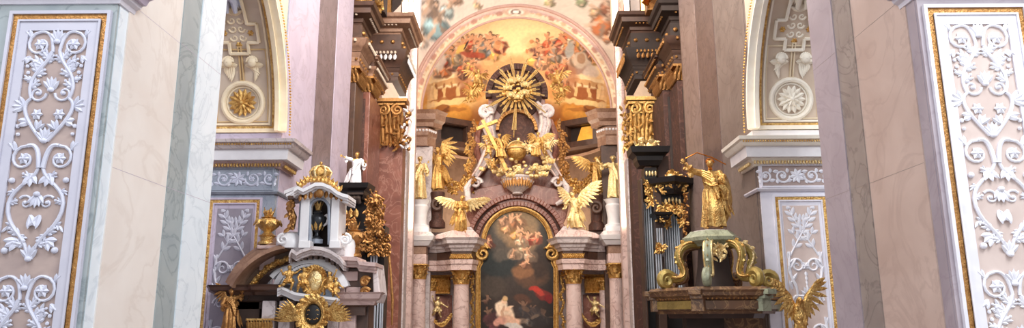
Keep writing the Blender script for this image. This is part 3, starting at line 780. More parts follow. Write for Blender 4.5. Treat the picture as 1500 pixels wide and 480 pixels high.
    def acan(x, z, ang, ln, sx):
        for da, f0, f1 in ((0, 0, 1), (.75, .1, .62), (-.75, .1, .62), (.6, .4, .9), (-.6, .4, .9)):
            bx_, bz_ = x + sx * ln * f0 * cos(ang), z + ln * f0 * sin(ang); l2 = ln * (f1 - f0 * .4)
            e = (bx_ + sx * l2 * cos(ang + da), bz_ + l2 * sin(ang + da))
            if abs(e[0] - cu) < hw - .01 and e[1] < rz1 - .01: rl(mb, F3, (bx_, bz_), e, ln * (.42 if da == 0 else .3), .15, .022)
        ex, ez = x + sx * ln * cos(ang), z + ln * sin(ang)
        if abs(ex - cu) < hw - .03 and ez < rz1 - .03: mb.ell(F3.p(ex, ez, .03), (.022, .02, .022), 6, 4)
    z = rz1; rep = 0
    while z > zb + 2.1:
        for sx in (-1, 1):
            # m1: twin rosette volutes
            scroll(cu + sx * hw * .56, z - .24, .2, sx, PI * .5, 1.35, -1)
            rt(mb, F3, bez((cu + sx * hw * .56, z - .04), (cu + sx * hw * .25, z - .02), (cu + sx * .06, z - .18), (cu + sx * .05, z - .36)), [.022, .024], 6, .7)
            spray(cu + sx * hw * .9, z - .12, 1.1, .12, 2, sx, .07); spray(cu + sx * hw * .85, z - .42, -1.0, .13, 2, sx, .07)
            # leafy stem down and out
            st = bez((cu + sx * .06, z - .36), (cu + sx * .1, z - .6), (cu + sx * hw * .95, z - .72), (cu + sx * hw * .62, z - 1.08), 12)
            rt(mb, F3, st, [.028, .022], 6, .7)
            for i, an, ln in ((2, .9, .16), (4, .5, .20), (6, 1.2, .17), (8, .1, .14), (10, 2.4, .16), (3, 2.4, .15), (7, 2.6, .17)):
                (a, b) = st[i]; acan(a, b, an, ln, sx)
            for q in range(4): mb.ell(F3.p(cu + sx * hw * (.93 - .05 * q), z - .48 - .1 * q, .02), (.03, .025, .03), 6, 4)
            # inner curl
            scroll(cu + sx * hw * .42, z - 1.0, .13, sx, PI * 1.0, 1.25, 1, False, .026)
            rt(mb, F3, bez((cu + sx * hw * .62, z - 1.08), (cu + sx * hw * 1.05, z - 1.2), (cu + sx * hw * .5, z - 1.5), (cu + sx * .04, z - 1.72)), [.024, .028, .024], 6, .7)
            spray(cu + sx * hw * .8, z - 1.2, .3, .17, 4, sx, .08); spray(cu + sx * hw * .3, z - 1.55, 2.0, .15, 3, sx, .07); mb.ell(F3.p(cu + sx * hw * .92, z - 1.5, .02), (.035, .03, .035), 6, 4); mb.ell(F3.p(cu + sx * hw * .88, z - 1.62, .02), (.03, .03, .03), 6, 4); spray(cu + sx * hw * .55, z - 1.42, -.2, .17, 2, sx, .09)
            rflower(mb, F3, cu + sx * hw * .36, z - 1.32, .09)
            # m2: lower large C scrolls with rosettes
            scroll(cu + sx * hw * .58, z - 1.98, .19, sx, PI * .55, 1.35, -1)
            rt(mb, F3, bez((cu + sx * hw * .5, z - 1.79), (cu + sx * hw * .2, z - 1.74), (cu + sx * .05, z - 1.9), (cu + sx * .03, z - 2.12)), [.03, .034], 6, .6)
            spray(cu + sx * hw * .92, z - 1.86, 1.2, .14, 2, sx, .08); spray(cu + sx * hw * .3, z - 2.2, -1.7, .2, 3, sx, .09)
            # heart below
            st = bez((cu + sx * .03, z - 2.12), (cu + sx * hw * .2, z - 2.35), (cu + sx * hw * 1.0, z - 2.4), (cu + sx * hw * .85, z - 2.75), 8) + bez((cu + sx * hw * .85, z - 2.75), (cu + sx * hw * .7, z - 3.05), (cu + sx * hw * .1, z - 3.1), (cu + sx * .03, z - 3.42), 8)[1:]
            rt(mb, F3, st, [.024, .028, .022], 6, .7)
            for i, an, ln in ((2, .5, .13), (5, -.1, .12), (7, 2.8, .12), (10, -.3, .16), (12, .6, .16), (14, .2, .15), (12, -2.4, .13)):
                (a, b) = st[i]; acan(a, b, an, ln, sx)
            scroll(cu + sx * hw * .34, z - 2.62, .11, sx, PI * .2, 1.2, 1, False, .024)
            spray(cu + sx * hw * .15, z - 2.8, -1.9, .2, 2, sx, .08)
            spray(cu + sx * hw * .45, z - 3.15, -.6, .18, 3, sx, .09)
            mb.ell(F3.p(cu + sx * hw * .78, z - 3.3, .02), .05, 7, 5); mb.ell(F3.p(cu + sx * hw * .86, z - 2.3, .02), .045, 7, 5)
        for zz, q0, k2 in ((z - .2, PI / 2, 5), (z - .95, PI / 2, 5), (z - 1.72, PI / 2, 5), (z - 2.5, -PI / 2, 5), (z - 3.42, PI / 2, 5)):
            for i in range(k2):
                e = q0 + (i - 2) * .42; rl(mb, F3, (cu, zz), (cu + .16 * cos(e), zz + .2 * sin(e)), .075, .2, .03)
            mb.ell(F3.p(cu, zz, .03), (.05, .04, .04), 7, 5)
        z -= 3.62; rep += 1
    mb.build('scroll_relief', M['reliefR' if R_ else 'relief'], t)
    # its impost cornice, seen only at the very top
    p = [(-W - JW - .2, YA - .05, zt + .16), (-W, YA - .05, zt + .16), (-W, YA2, zt + .16)]
    if R_: p = [(-a, b, c) for a, b, c in p][::-1]
    p[0 if R_ else 2] = (p[0 if R_ else 2][0], YA + .35, zt + .16)
    t = thing('impost_cornice', 'moulded cornice edge at the very top of the near ' + side + ' pier', 'cornice', (s * (W + 1), YA, zt), kind='structure')
    MB().sweep(p, [(-.05, -.04), (.03, -.04), (.05, .02), (.12, .05), (.14, .1), (-.05, .1)]).build('bed_moulding', M['pilw'], t)
    MB().sweep([V(q) + V((0, 0, .1)) for q in p], [(-.05, 0), (.2, 0), (.24, .08), (.34, .12), (.34, .3), (-.05, .3)]).build('corona', M['lilac' if not R_ else 'rmauve'], t)
nave_side(-1); nave_side(1)
struct('wall_right', MB().box((13.4, YA - 3, 0), (13.2, YB + 2, 18)), M['rmauve'])
struct('wall_right', MB().box((13.2, YB + 1, 0), (W + JW, YB + 1.2, 18)), M['rmauve'])
# side chapel that shows as a sliver past the left pier
struct('wall_left', MB().box((-13.4, YA - 3, 0), (-13.2, YB + 2, 18)), M['lilac'])
struct('wall_left', MB().box((-13.2, YB + 1, 0), (-W - JW, YB + 1.2, 18)), M['lilac'])
t = thing('stucco_ornament', 'shadowy grey stucco foliage and drapery at the upper left edge of the photo', 'stucco', (P(0, 60, 12).x, 12.2, 0.0))
o_ = P(2, 60, 12.2); rr = random.Random(3)
mb = MB().lathe((o_.x - .05, 12.4, 0), [(.5, 0), (.5, 1), (.38, 1.1), (.36, zat(230, 12.4)), (.42, zat(225, 12.4))], 20); mb.build('shaft', M['lilac'], t)
mb = MB()
for i in range(60):
    y_ = 5 + 215 * i / 60; c = P(rr.uniform(-6, 12), y_, 12.1 + rr.uniform(-.1, .2))
    mb.leaf(c, c + V((rr.uniform(-.25, .25), -.05, rr.uniform(-.35, .2))), .16, (rr.uniform(-.5, .5), -1, 0), .06, .2, 4)
mb.build('foliage', M['pil'], t)

# ------------------------------------------------------------------ painting helpers (colours of the painted pictures themselves)
def vnoise(x, y, sc_, seed):
    rs = np.random.RandomState(seed); G = rs.rand(64, 64)
    X = x / sc_; Y = y / sc_; xi = np.floor(X).astype(int); yi = np.floor(Y).astype(int); fx = X - xi; fy = Y - yi
    fx = fx * fx * (3 - 2 * fx); fy = fy * fy * (3 - 2 * fy)
    g = lambda a, b: G[a % 64, b % 64]
    return (g(xi, yi) * (1 - fx) + g(xi + 1, yi) * fx) * (1 - fy) + (g(xi, yi + 1) * (1 - fx) + g(xi + 1, yi + 1) * fx) * fy
def paint2d(X, Y, base, blobs, wob=2.0, grain=.12, seed=1):
    n1 = vnoise(X, Y, 6, seed) - .5; n2 = vnoise(X, Y, 6, seed + 1) - .5; n3 = vnoise(X, Y, 2.2, seed + 2) - .5; n4 = vnoise(X, Y, 14, seed + 3) - .5
    x = X + n1 * wob * 2; y = Y + n2 * wob * 2
    col = np.array(base(X, Y), dtype=float)
    if col.ndim == 1: col = np.repeat(col[None, :], len(X), 0)
    for (bx, by, rx, ry, an, c, al) in blobs:
        ca, sa = cos(an), sin(an); dx = x - bx; dy = y - by
        d = ((dx * ca + dy * sa) / rx) ** 2 + ((-dx * sa + dy * ca) / ry) ** 2
        a = np.clip((1.25 - d) / .6, 0, 1) * al
        col = col * (1 - a[:, None]) + np.array(c)[None, :] * a[:, None]
    col = col * (1 + (n3 * grain * 1.4 + n4 * grain)[:, None])
    return np.clip(col, 0, 255)
def pfig(bl, x, y, s, cloth, rnd, skin=(206, 150, 110), lean=None):
    """a small painted figure: drapery, body, limbs, head"""
    a = rnd.uniform(-.8, .8) if lean is None else lean; ux, uy = sin(a), -cos(a)
    dk = tuple(c * .6 for c in cloth); lt = tuple(min(255, c * 1.25 + 15) for c in cloth); sd = tuple(c * .68 for c in skin)
    bl.append((x, y + s * .25, s * .55, s * .42, rnd.uniform(-1, 1), dk, .9))
    bl.append((x - s * .1, y + s * .15, s * .42, s * .30, rnd.uniform(-1, 1), cloth, 1))
    bl.append((x - s * .2, y + s * .05, s * .26, s * .10, rnd.uniform(-1, 1), lt, .9))
    bl.append((x + ux * s * .25, y + uy * s * .25, s * .20, s * .30, a, skin, 1))
    bl.append((x + ux * s * .2 + s * .12, y + uy * s * .2 + s * .05, s * .08, s * .24, a, sd, .9))
    for q in (-1, 1):
        t = a + q * rnd.uniform(.7, 1.5); sx, sy = x + ux * s * .4, y + uy * s * .4
        bl.append((sx + sin(t) * s * .28, sy - cos(t) * s * .2, s * .25, s * .075, t - PI / 2, skin, 1))
        t = a + PI + q * rnd.uniform(.3, .9); bl.append((x + sin(t) * s * .4, y - cos(t) * s * .4, s * .30, s * .09, t - PI / 2, skin if q > 0 else sd, .9))
    hx, hy = x + ux * s * .66, y + uy * s * .66
    bl.append((hx, hy - s * .03, s * .15, s * .15, 0, tuple(c * .45 for c in skin), 1)); bl.append((hx - s * .03, hy + s * .02, s * .11, s * .13, 0, skin, 1))
def setpaint(me, cols):
    at = me.color_attributes.new('paint', 'FLOAT_COLOR', 'POINT'); c = cols / 255.0
    l = np.where(c <= .04045, c / 12.92, ((c + .055) / 1.055) ** 2.4)
    at.data.foreach_set('color', np.concatenate([l, np.ones((len(l), 1))], 1).astype(np.float32).ravel())
def gridmesh(name, fn, nu, nv, parent, m, painter, flip=False, keep=None):
    vs = [fn(i / nu, j / nv) for j in range(nv + 1) for i in range(nu + 1)]
    fs = []
    for j in range(nv):
        for i in range(nu):
            if keep and not keep((i + .5) / nu, (j + .5) / nv): continue
            q = (j * (nu + 1) + i, j * (nu + 1) + i + 1, (j + 1) * (nu + 1) + i + 1, (j + 1) * (nu + 1) + i)
            fs.append(q[::-1] if flip else q)
    px = np.array([proj(v) for v in vs])
    org = V(parent['_o']) if parent is not None else V((0, 0, 0))
    me = bpy.data.meshes.new(name); me.from_pydata([tuple(V(v) - org) for v in vs], [], fs); me.materials.append(m)
    me.polygons.foreach_set('use_smooth', [True] * len(me.polygons))
    setpaint(me, painter(px[:, 0], px[:, 1])); o = bpy.data.objects.new(name, me); C.objects.link(o)
    if parent is not None: o.parent = parent
    return o

# ------------------------------------------------------------------ the apse: arch wall, arch band, painted half dome
YR = 40.0
CX = 757
cen = P(CX, 165, YR); XC, ZS = 0.0, cen.z
mp = abs(P(CX + 100, 165, YR).x - P(CX, 165, YR).x) / 100
RI = 139 * mp; RO = 155 * mp
RIz = (P(CX, 27, YR).z - ZS); ROz = (P(CX, 10, YR).z - ZS)
rp = random.Random(11)
# wall with the arched opening; its face is painted
def spandrel_pt(u, v):
    a = PI * u; r = 1 + v * 1.2
    return V((XC - RO * cos(a) * r, YR, ZS + ROz * sin(a) * r))
bl = []
for (x, y, s_, c_) in ((640, 34, 40, (150, 176, 176)), (628, 8, 28, (200, 170, 150)), (655, 12, 22, (186, 196, 188)), (612, 40, 16, (226, 200, 176)), (668, -6, 20, (196, 150, 120)), (622, 62, 14, (214, 196, 180)),
                       (884, 30, 40, (196, 112, 66)), (893, 8, 28, (150, 96, 70)), (872, 14, 16, (206, 160, 116)), (852, -2, 18, (150, 150, 110)), (890, 55, 14, (196, 130, 90)), (700, 6, 12, (226, 186, 140)), (805, 2, 14, (190, 170, 120))):
    pfig(bl, x, y, s_, c_, rp, (214, 176, 146))
def base_sp(X, Y):
    c = np.zeros((len(X), 3)); t = np.clip((X - 600) / 320, 0, 1)[:, None]
    return np.array((228, 208, 190))[None] * (1 - t) + np.array((222, 196, 170))[None] * t
t = thing('spandrel_fresco', 'pale wall fresco with draped figures above the apse arch', 'fresco', (0, YR, ZS), kind='thing')
gridmesh('painted_wall', spandrel_pt, 150, 60, t, M['fresco'], lambda X, Y: paint2d(X, Y, base_sp, bl, 1.5, .05, 5))
mb = MB()
for s in (-1, 1): mb.box((s * RO * 1.0, YR - .02, 0), (s * 9, YR + .6, ZS + .1))
mb.box((-9, YR + .1, ZS + ROz * 1.0), (9, YR + .6, ZT))
for s in (-1, 1):
    for i in range(8):
        a0 = PI / 2 * i / 8; mb.box((s * RO * cos(a0), YR + .1, ZS + ROz * sin(a0)), (s * 9, YR + .6, ZS + ROz * sin(a0 + PI / 16)))
struct('wall_back', mb, M['plaster'])
# arch band with painted ornament
def band_pt(u, v):
    a = PI * u; rx = RI + (RO - RI) * v; rz = RIz + (ROz - RIz) * v
    return V((XC - rx * cos(a), YR - .12 - .10 * sin(PI * v) , ZS + rz * sin(a)))
bb = []
for i in range(46):
    a = PI * (i + .5) / 46; q = band_pt((i + .5) / 46, .42); x, y = proj(q)
    if abs(i - 22.5) < 2.2: continue
    if i % 4 == 0: bb.append((x, y, 5.5, 3.2, -(PI / 2 - a), (186, 130, 110), .9))
    elif i % 4 == 2: bb.append((x, y, 5, 2.2, -(PI / 2 - a), (206, 160, 122), .8)); 
    else: bb.append((x, y, 2.4, 1.5, 0, (196, 150, 120), .7))
x, y = proj(band_pt(.5, .42)); bb += [(x, y, 20, 5.5, 0, (206, 166, 140), 1), (x, y, 12, 5, 0, (240, 226, 204), 1), (x, y, 8, 4, 0, (120, 84, 70), 1), (x, y, 5, 2.8, 0, (250, 240, 220), 1)]
def base_bd(X, Y):
    d = np.sqrt(((X - 757) / 139) ** 2 + ((Y - 165) / 138) ** 2); c = np.zeros((len(X), 3))
    c[:] = (232, 206, 172); c[d > 1.072] = (204, 164, 150); c[d > 1.095] = (226, 190, 170); c[d < 1.02] = (218, 178, 130); return c
t = thing('arch_band', 'painted cream and rose apse arch band, white medallion at its crown', 'arch', (0, YR, ZS))
gridmesh('painted_band', band_pt, 260, 10, t, M['fresco'], lambda X, Y: paint2d(X, Y, base_bd, bb, .5, .08, 8))
mb = MB(); mb.tube([(XC - (RO + .02) * cos(PI * i / 60), YR - .14, ZS + (ROz + .02) * sin(PI * i / 60)) for i in range(61)], .11, 8); mb.tube([(XC - (RI) * cos(PI * i / 60), YR - .12, ZS + RIz * sin(PI * i / 60)) for i in range(61)], .07, 8)
mb.build('rim_moulding', mat('rose_rim', (206, 166, 150), (190, 148, 130), 3, .6), t)
# half dome
def dome_pt(u, v):
    a = PI * u; e = PI / 2 * v     # u around, v = 0 at springing, 1 at the crown of the arch plane
    x = -cos(a); y = sin(a) * cos(e); z = sin(a) * sin(e)
    return V((XC + RI * x, YR + RI * y, ZS + RIz * z))
fb = []
sky = lambda X, Y: None
def base_dome(X, Y):
    t = np.clip((Y - 30) / 170, 0, 1)[:, None]; r = np.clip(np.abs(X - 757) / 140, 0, 1)[:, None]
    c = np.array((246, 222, 172))[None] * (1 - t) + np.array((222, 164, 86))[None] * t
    c = c * (1 - r * .5) + np.array((232, 196, 150))[None] * r * .5
    return c
# cloud masses
for (x, y, rx, ry, c_, al) in ((757, 60, 60, 22, (248, 224, 168), .8), (720, 75, 26, 16, (236, 206, 160), .8), (700, 62, 40, 14, (232, 202, 168), .9), (795, 62, 34, 14, (234, 200, 150), .8), (676, 84, 32, 26, (222, 190, 166), .9), (838, 84, 30, 26, (206, 176, 156), .9),
                           (645, 95, 17, 22, (216, 200, 190), .9), (652, 112, 20, 12, (198, 172, 152), .9), (855, 92, 18, 26, (188, 172, 160), .9), (850, 80, 12, 14, (222, 204, 186), .9), (846, 105, 14, 14, (158, 122, 104), .8), (866, 106, 12, 10, (214, 196, 180), .9),
                           (640, 160, 30, 30, (216, 150, 66), .9), (672, 172, 26, 20, (214, 148, 62), .9), (866, 160, 30, 28, (212, 146, 62), .9), (838, 168, 24, 22, (210, 140, 58), .9), (757, 110, 80, 30, (206, 140, 90), .6), (757, 170, 70, 30, (150, 92, 52), .8)):
    fb.append((x, y, rx, ry, 0, c_, al))
# painted architecture: drums with brown panels and oval openings
for s in (-1, 1):
    X_ = lambda o: 757 + s * o
    fb += [(X_(98), 128, 34, 18, s * .15, (232, 204, 160), 1), (X_(116), 133, 10, 14, s * .1, (150, 84, 44), 1), (X_(96), 134, 11, 14, s * .05, (158, 92, 48), 1), (X_(77), 138, 8, 13, 0, (150, 88, 48), .9), (X_(106), 134, 2.4, 15, 0, (226, 190, 130), 1), (X_(86), 137, 2.2, 15, 0, (226, 190, 130), 1),
           (X_(98), 150, 38, 5, s * .15, (238, 206, 142), 1), (X_(108), 161, 12, 7, s * .2, (120, 70, 34), 1), (X_(110), 158, 9, 3, s * .2, (164, 104, 50), .9), (X_(126), 150, 6, 26, 0, (232, 196, 146), .8), (X_(78), 165, 12, 12, 0, (226, 160, 70), .9), (X_(70), 185, 16, 12, 0, (206, 136, 54), 1),
           (X_(134), 100, 4, 14, s * .3, (150, 112, 84), .7), (X_(60), 186, 16, 9, 0, (226, 150, 60), .9)]
for s in (-1, 1):
    X_ = lambda o: 757 + s * o
    fb += [(X_(98), 119, 38, 9, s * .18, (240, 214, 168), 1), (X_(98), 120, 34, 4, s * .18, (196, 140, 84), .7), (X_(119), 136, 3, 15, s * .15, (236, 200, 142), 1), (X_(68), 112, 22, 20, 0, (170, 112, 78), .75), (X_(60), 132, 16, 16, 0, (206, 140, 76), .8),
           (X_(108), 173, 26, 8, s * .2, (232, 170, 76), .9), (X_(92), 180, 16, 7, 0, (176, 104, 40), .8), (X_(124), 172, 8, 14, 0, (206, 136, 60), .8), (X_(132), 125, 5, 20, s * .1, (210, 160, 110), .7), (X_(86), 160, 14, 3, 0, (180, 116, 52), .8), (X_(100), 144, 30, 2, s * .15, (150, 88, 44), .7)]
    for k in range(5): fb.append((X_(74 + 11 * k), 122 + 1.2 * k, 1.6, 4, 0, (150, 92, 50), .8))
cl = ((176, 74, 52), (150, 92, 76), (196, 150, 120), (120, 80, 66), (206, 120, 70), (160, 140, 124), (190, 90, 60), (214, 190, 160), (110, 110, 110), (228, 170, 90))
for i in range(26):
    q = i / 25; s = -1; x = 757 - 112 + 88 * q; y = 98 - 34 * sin(q * 2.2) + rp.uniform(-9, 12)
    pfig(fb, x, y, rp.uniform(16, 22), rp.choice(cl), rp, (216, 160, 122))
for i in range(30):
    q = i / 29; x = 757 + 26 + 96 * q; y = 78 - 18 * sin(q * 2.6) + rp.uniform(-10, 22)
    pfig(fb, x, y, rp.uniform(16, 22), rp.choice(cl), rp, (212, 152, 112))
for x in (688, 694, 701, 708): pfig(fb, x + rp.uniform(-3, 3), rp.uniform(88, 130), 15, rp.choice(((176, 92, 62), (216, 170, 120), (226, 180, 96))), rp)
for k in range(12): s = (-1, 1)[k % 2]; pfig(fb, 757 + s * rp.uniform(46, 84), rp.uniform(96, 122), 13, rp.choice(cl), rp, (200, 144, 104))
for x in (806, 816, 826, 800): pfig(fb, x, rp.uniform(85, 112), 14, rp.choice(((176, 92, 62), (206, 150, 110), (180, 120, 90))), rp)
fb += [(676, 72, 10, 5, -.7, (236, 196, 110), 1), (684, 66, 8, 1.6, -1.1, (60, 44, 50), 1), (692, 80, 18, 4, .1, (160, 66, 46), .8), (834, 74, 7, 12, .2, (170, 170, 166), .9), (645, 90, 8, 14, .1, (226, 214, 206), .9), (850, 88, 12, 12, 0, (208, 190, 168), .9), (852, 86, 6, 7, 0, (170, 130, 100), .8)]
for x, y in ((730, 68), (738, 84), (778, 66), (772, 80), (716, 90)): fb.append((x, y, 8, 6, 0, (226, 186, 130), .7)); fb.append((x, y - 5, 3, 3, 0, (196, 130, 84), .9))
t = thing('dome_fresco', 'golden baroque fresco of saints on clouds and painted arcades in the apse half dome', 'fresco', (0, YR, ZS))
gridmesh('painted_vault', dome_pt, 300, 220, t, M['fresco'], lambda X, Y: paint2d(X, Y, base_dome, fb, 1.6, .05, 21))
# apse drum below the dome
mb = MB(); n = 32; hh = ZS
for i in range(n):
    a0, a1 = PI * i / n, PI * (i + 1) / n
    p = [(RI * cos(a0), YR + RI * sin(a0), 0), (RI * cos(a1), YR + RI * sin(a1), 0), (RI * cos(a1), YR + RI * sin(a1), ZS - 1.0), (RI * cos(a0), YR + RI * sin(a0), ZS - 1.0)]
    q = [(x * (1 + .4 / RI), YR + (y - YR) * (1 + .4 / RI), z) for x, y, z in p]
    mb.prism(p, q)
struct('wall_back', mb, M['brownst'])
path = [V((RI * cos(a), YR + RI * sin(a), ZS - 1.0)) for a in [PI * i / 40 for i in range(41)]]
mb = MB().sweep(path, [(.1, 0), (-.18, 0), (-.2, .12), (-.32, .18), (-.36, .36), (-.26, .42), (-.26, .6), (-.44, .7), (-.5, .96), (.1, 1.0)])
struct('trim_11', mb, M['brownst'])
struct('trim_12', MB().sweep([p - V((0, 0, .75)) for p in path], [(.1, 0), (-.14, 0), (-.18, .12), (.1, .14)]), M['sand'])
mb = MB()
for i in range(90):
    a = PI * (i + .5) / 90; mb.ell((cos(a) * (RI - .33), YR + sin(a) * (RI - .33), ZS - .83), (.085, .085, .085), 6, 4)
t = tag(mb.build('dentil_row', mat('pale_dentil', (206, 184, 160), (186, 160, 136), 3, .6)), kind='structure')
# deep windows in the drum
for s, lit in ((-1, False), (1, True)):
    tt = tag(bpy.data.objects.new('window_%d' % (1 if s < 0 else 2), None), kind='structure'); C.objects.link(tt); c = P(757 + s * 92, 194, 41.2); tt.location = c; tt['_o'] = tuple(c)
    R3 = Matrix.Rotation(-s * .6, 3, 'Z'); U = R3 @ V((1, 0, 0)); Nn = R3 @ V((0, -1, 0)); F = Plane(c, U, (0, 0, 1), Nn)
    mb = MB(); moulding(mb, F, -1.25, -.85, 1.25, .85, .34, -.6, .1); moulding(mb, F, -.95, -.55, .95, .55, .08, -.6, -.05); mb.build('window_frame', M['umbr'], tt)
    mb = MB(); rprism(mb, F, [(-.9, -.5), (.9, -.5), (.9, .5), (-.9, .5)], -.6, -.5); mb.build('pane', M['dark'], tt)
    if lit:
        mb = MB(); x0 = -.62; rprism(mb, F, [(-.45, -.42), (.62, -.42), (.62, .42), (-.1, .42)], -.5, -.42); mb.build('lit_pane', M['amber'], tt)

# ------------------------------------------------------------------ choir side walls
def X_(s, off, Y): return s * abs(xat(757 - off, Y))
def cornice_prof(k=1.0, h=1.0):
    return [(-.3, 0), (.04 * k, 0), (.08 * k, .12 * h), (.14 * k, .16 * h), (.16 * k, .34 * h), (.34 * k, .42 * h), (.52 * k, .46 * h), (.54 * k, .72 * h), (.66 * k, .80 * h), (.72 * k, .98 * h), (-.3, 1.0 * h)]
def arch_prof(k=1.0, h=1.0):
    return [(-.3, 0), (.02 * k, 0), (.02 * k, .3 * h), (.06 * k, .32 * h), (.06 * k, .66 * h), (.12 * k, .72 * h), (.2 * k, .96 * h), (-.3, 1.0 * h)]
def choir_side(s):
    R_ = s > 0; side = 'right' if R_ else 'left'
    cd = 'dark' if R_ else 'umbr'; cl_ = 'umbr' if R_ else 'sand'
    def path(off, Yf, z, back=3.0, x_out=7.5):
        x = X_(1, off, Yf); p = [(-x_out, Yf, z), (-x, Yf, z), (-x, Yf + back, z)]
        if R_: p = [(-a, b, c) for a, b, c in p][::-1]
        return [V(q) for q in p]
    zz = lambda py, Y, off=200: P(757 - off, py, Y).z
    # back wall of the choir
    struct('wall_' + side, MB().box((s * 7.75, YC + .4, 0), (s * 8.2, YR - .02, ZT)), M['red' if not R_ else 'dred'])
    struct('wall_' + side, MB().box((s * (W + .02), YC + .01, 0), (s * 9, YC + .39, ZT)), M['dbrown' if R_ else 'lilac'])
    # three stepped pieces of entablature with their pilasters
    specs = [(26.2, 212, 238, 249, 11, 38, 58, 76, 97, 120), (27.8, 205, 216, 231, 84, 92, 98, 106, 112, 134), (30.4, 152, 178, 199, 28, 52, 74, 100, 118, 148)]
    for k, (Y, oc, oi, ox, y0, y1, y2, y3, y4, y5) in enumerate(specs):
        nm = ('nearest the nave pier', 'in the middle', 'nearest the apse')[k]
        t = thing('choir_entablature', 'stepped ' + ('dark brown' if R_ else 'brown') + ' entablature block with carved bands, ' + side + ' of choir, ' + nm, 'entablature', (s * 6, Y, zz(y0, Y)), 'stepped entablatures of the choir')
        z0, z1, z2, z3, z4 = [zz(y, Y) for y in (y0, y1, y2, y3, y4)]
        xw = X_(1, oi, Y)
        kc = (X_(1, oi, Y) - X_(1, oc, Y)) / .72
        def pth(z, back=(1.5, 2.5, 2.4)[k]): return path(oi, Y, z, back)
        h = z0 - z1
        MB().sweep([q + V((0, 0, z1)) - V((0, 0, q.z)) for q in pth(0)], [(a * kc if a > 0 else a, b * h) for a, b in cornice_prof(1, 1)]).build('crown_moulding', M[cl_ if k else cd], t)
        MB().sweep([V((q.x, q.y, z2)) for q in pth(0)], [(-.3, 0), (kc * .12, 0), (kc * .12, (z1 - z2)), (-.3, z1 - z2)]).build('frieze', M[cd], t)
        MB().sweep([V((q.x, q.y, z3)) for q in pth(0)], [(-.3, 0), (kc * .1, 0), (kc * .2, (z2 - z3) * .3), (kc * .32, (z2 - z3) * .45), (kc * .40, (z2 - z3) * .9), (-.3, z2 - z3)]).build('bed_moulding', M[cl_ if k < 2 else cd], t)
        MB().sweep([V((q.x, q.y, z4)) for q in pth(0)], arch_prof(.5 * kc, z3 - z4)).build('architrave', M[cd if k == 2 else cl_], t)
        # dentils and gilt bands
        dm = MB(); gm = MB()
        pp = pth(0); 
        for (a, b) in zip(pp[:-1], pp[1:]):
            L = (b - a).length; n_ = int(L / .16); d = (b - a).normalized(); o_ = d.cross(V((0, 0, 1)))
            for i in range(n_):
                c = a + d * (i + .5) * L / n_
                dm.ell(V((c.x, c.y, z2 - (z2 - z3) * .30)) + o_ * kc * .40, (.06, .06, .075), 6, 4)
                dm.ell(V((c.x, c.y, z1 + h * .44)) + o_ * kc * .40, (.055, .055, .06), 6, 4)
                if i % 3 == 0 and k != 1:
                    gm.ell(V((c.x, c.y, (z1 + z2) / 2)) + o_ * kc * .13, (.1, .1, .09), 7, 5)
                if i % 2 == 0: gm.ell(V((c.x, c.y, z4 + (z3 - z4) * .5)) + o_ * kc * .05, (.06, .06, .06), 6, 4)
        if k == 2:
            lb = MB()
            for (a, b) in zip(pp[:-1], pp[1:]):
                L = (b - a).length; n_ = int(L / .2); d = (b - a).normalized(); o_ = d.cross(V((0, 0, 1)))
                for i in range(n_):
                    c = a + d * (i + .5) * L / n_; c = V((c.x, c.y, z3 + (z2 - z3) * .45)) + o_ * kc * .38
                    lb.leaf(c - V((0, 0, .12)), c + V((0, 0, .14)) + d * .04, .16, o_, .06, .1, 3)
            lb.build('leaf_band', M['white' if not R_ else 'goldd'], t)
        dm.build('dentils', M['plaster' if not R_ else 'goldd'], t); gm.build('gilded_studs', M['goldd'], t)
        if k < 2:
            t = thing('choir_pilaster', ('dark' if R_ else 'red-brown') + ' marble pilaster with a gilt capital, ' + side + ' of choir, ' + nm, 'pilaster', (s * 6, Y, 0), 'choir pilasters')
            xa = X_(1, oi + 1, Y); xb = X_(1, ox, Y)
            z5 = zz(y5, Y)
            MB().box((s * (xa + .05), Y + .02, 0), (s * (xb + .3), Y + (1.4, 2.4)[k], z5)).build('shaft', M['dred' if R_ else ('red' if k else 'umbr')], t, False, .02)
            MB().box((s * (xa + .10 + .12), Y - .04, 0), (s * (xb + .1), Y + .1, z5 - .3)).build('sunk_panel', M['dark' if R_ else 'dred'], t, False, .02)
            cm = MB(); hcap = z4 - z5
            cm.box((s * (xa + .02), Y + 0, z5), (s * (xb + .1), Y + 1.0, z4 - .08)); cm.box((s * (xa - .1), Y - .12, z4 - .1), (s * (xb + .2), Y + 1.2, z4 - .006))
            x = xa - .02
            while x < xb + .35:
                for r_, (za, zb_, ou) in enumerate(((.02, .5, .12), (.3, .85, .2))):
                    cm.leaf((s * (x + .07 * r_), Y - .02, z5 + hcap * za), (s * (x + .07 * r_), Y - ou, z5 + hcap * zb_), .15, (0, -1, 0), .05, .1)
                x += .15
            for y in range(8):
                for r_, (za, zb_, ou) in enumerate(((.02, .5, .12), (.3, .85, .2))):
                    cm.leaf((s * (xa), Y + .1 + y * .15, z5 + hcap * za), (s * (xa - ou), Y + .1 + y * .15, z5 + hcap * zb_), .15, (-s, 0, 0), .05, .1)
            cm.build('capital', M['goldd'], t)
    # third pilaster with a large scrolled capital
    Y = 30.4
    t = thing('scroll_pilaster', ('dark' if R_ else 'red-brown') + ' choir pilaster with large gilded scroll capital and foliage, ' + side + ' of apse', 'pilaster', (s * 5, Y, 0))
    xa, xb = X_(1, 168, Y), X_(1, 202, Y); z5, z4 = zz(214, Y), zz(147, Y)
    MB().box((s * xa, Y + .05, 0), (s * (xb + .1), Y + .9, z4 - .01)).build('shaft', M['dred' if R_ else 'red'], t, False, .02)
    cm = MB(); hcap = z4 - z5; xm = (xa + xb) / 2
    F = Plane((s * xm, Y, z5), (s, 0, 0), (0, 0, 1), (0, -1, 0))
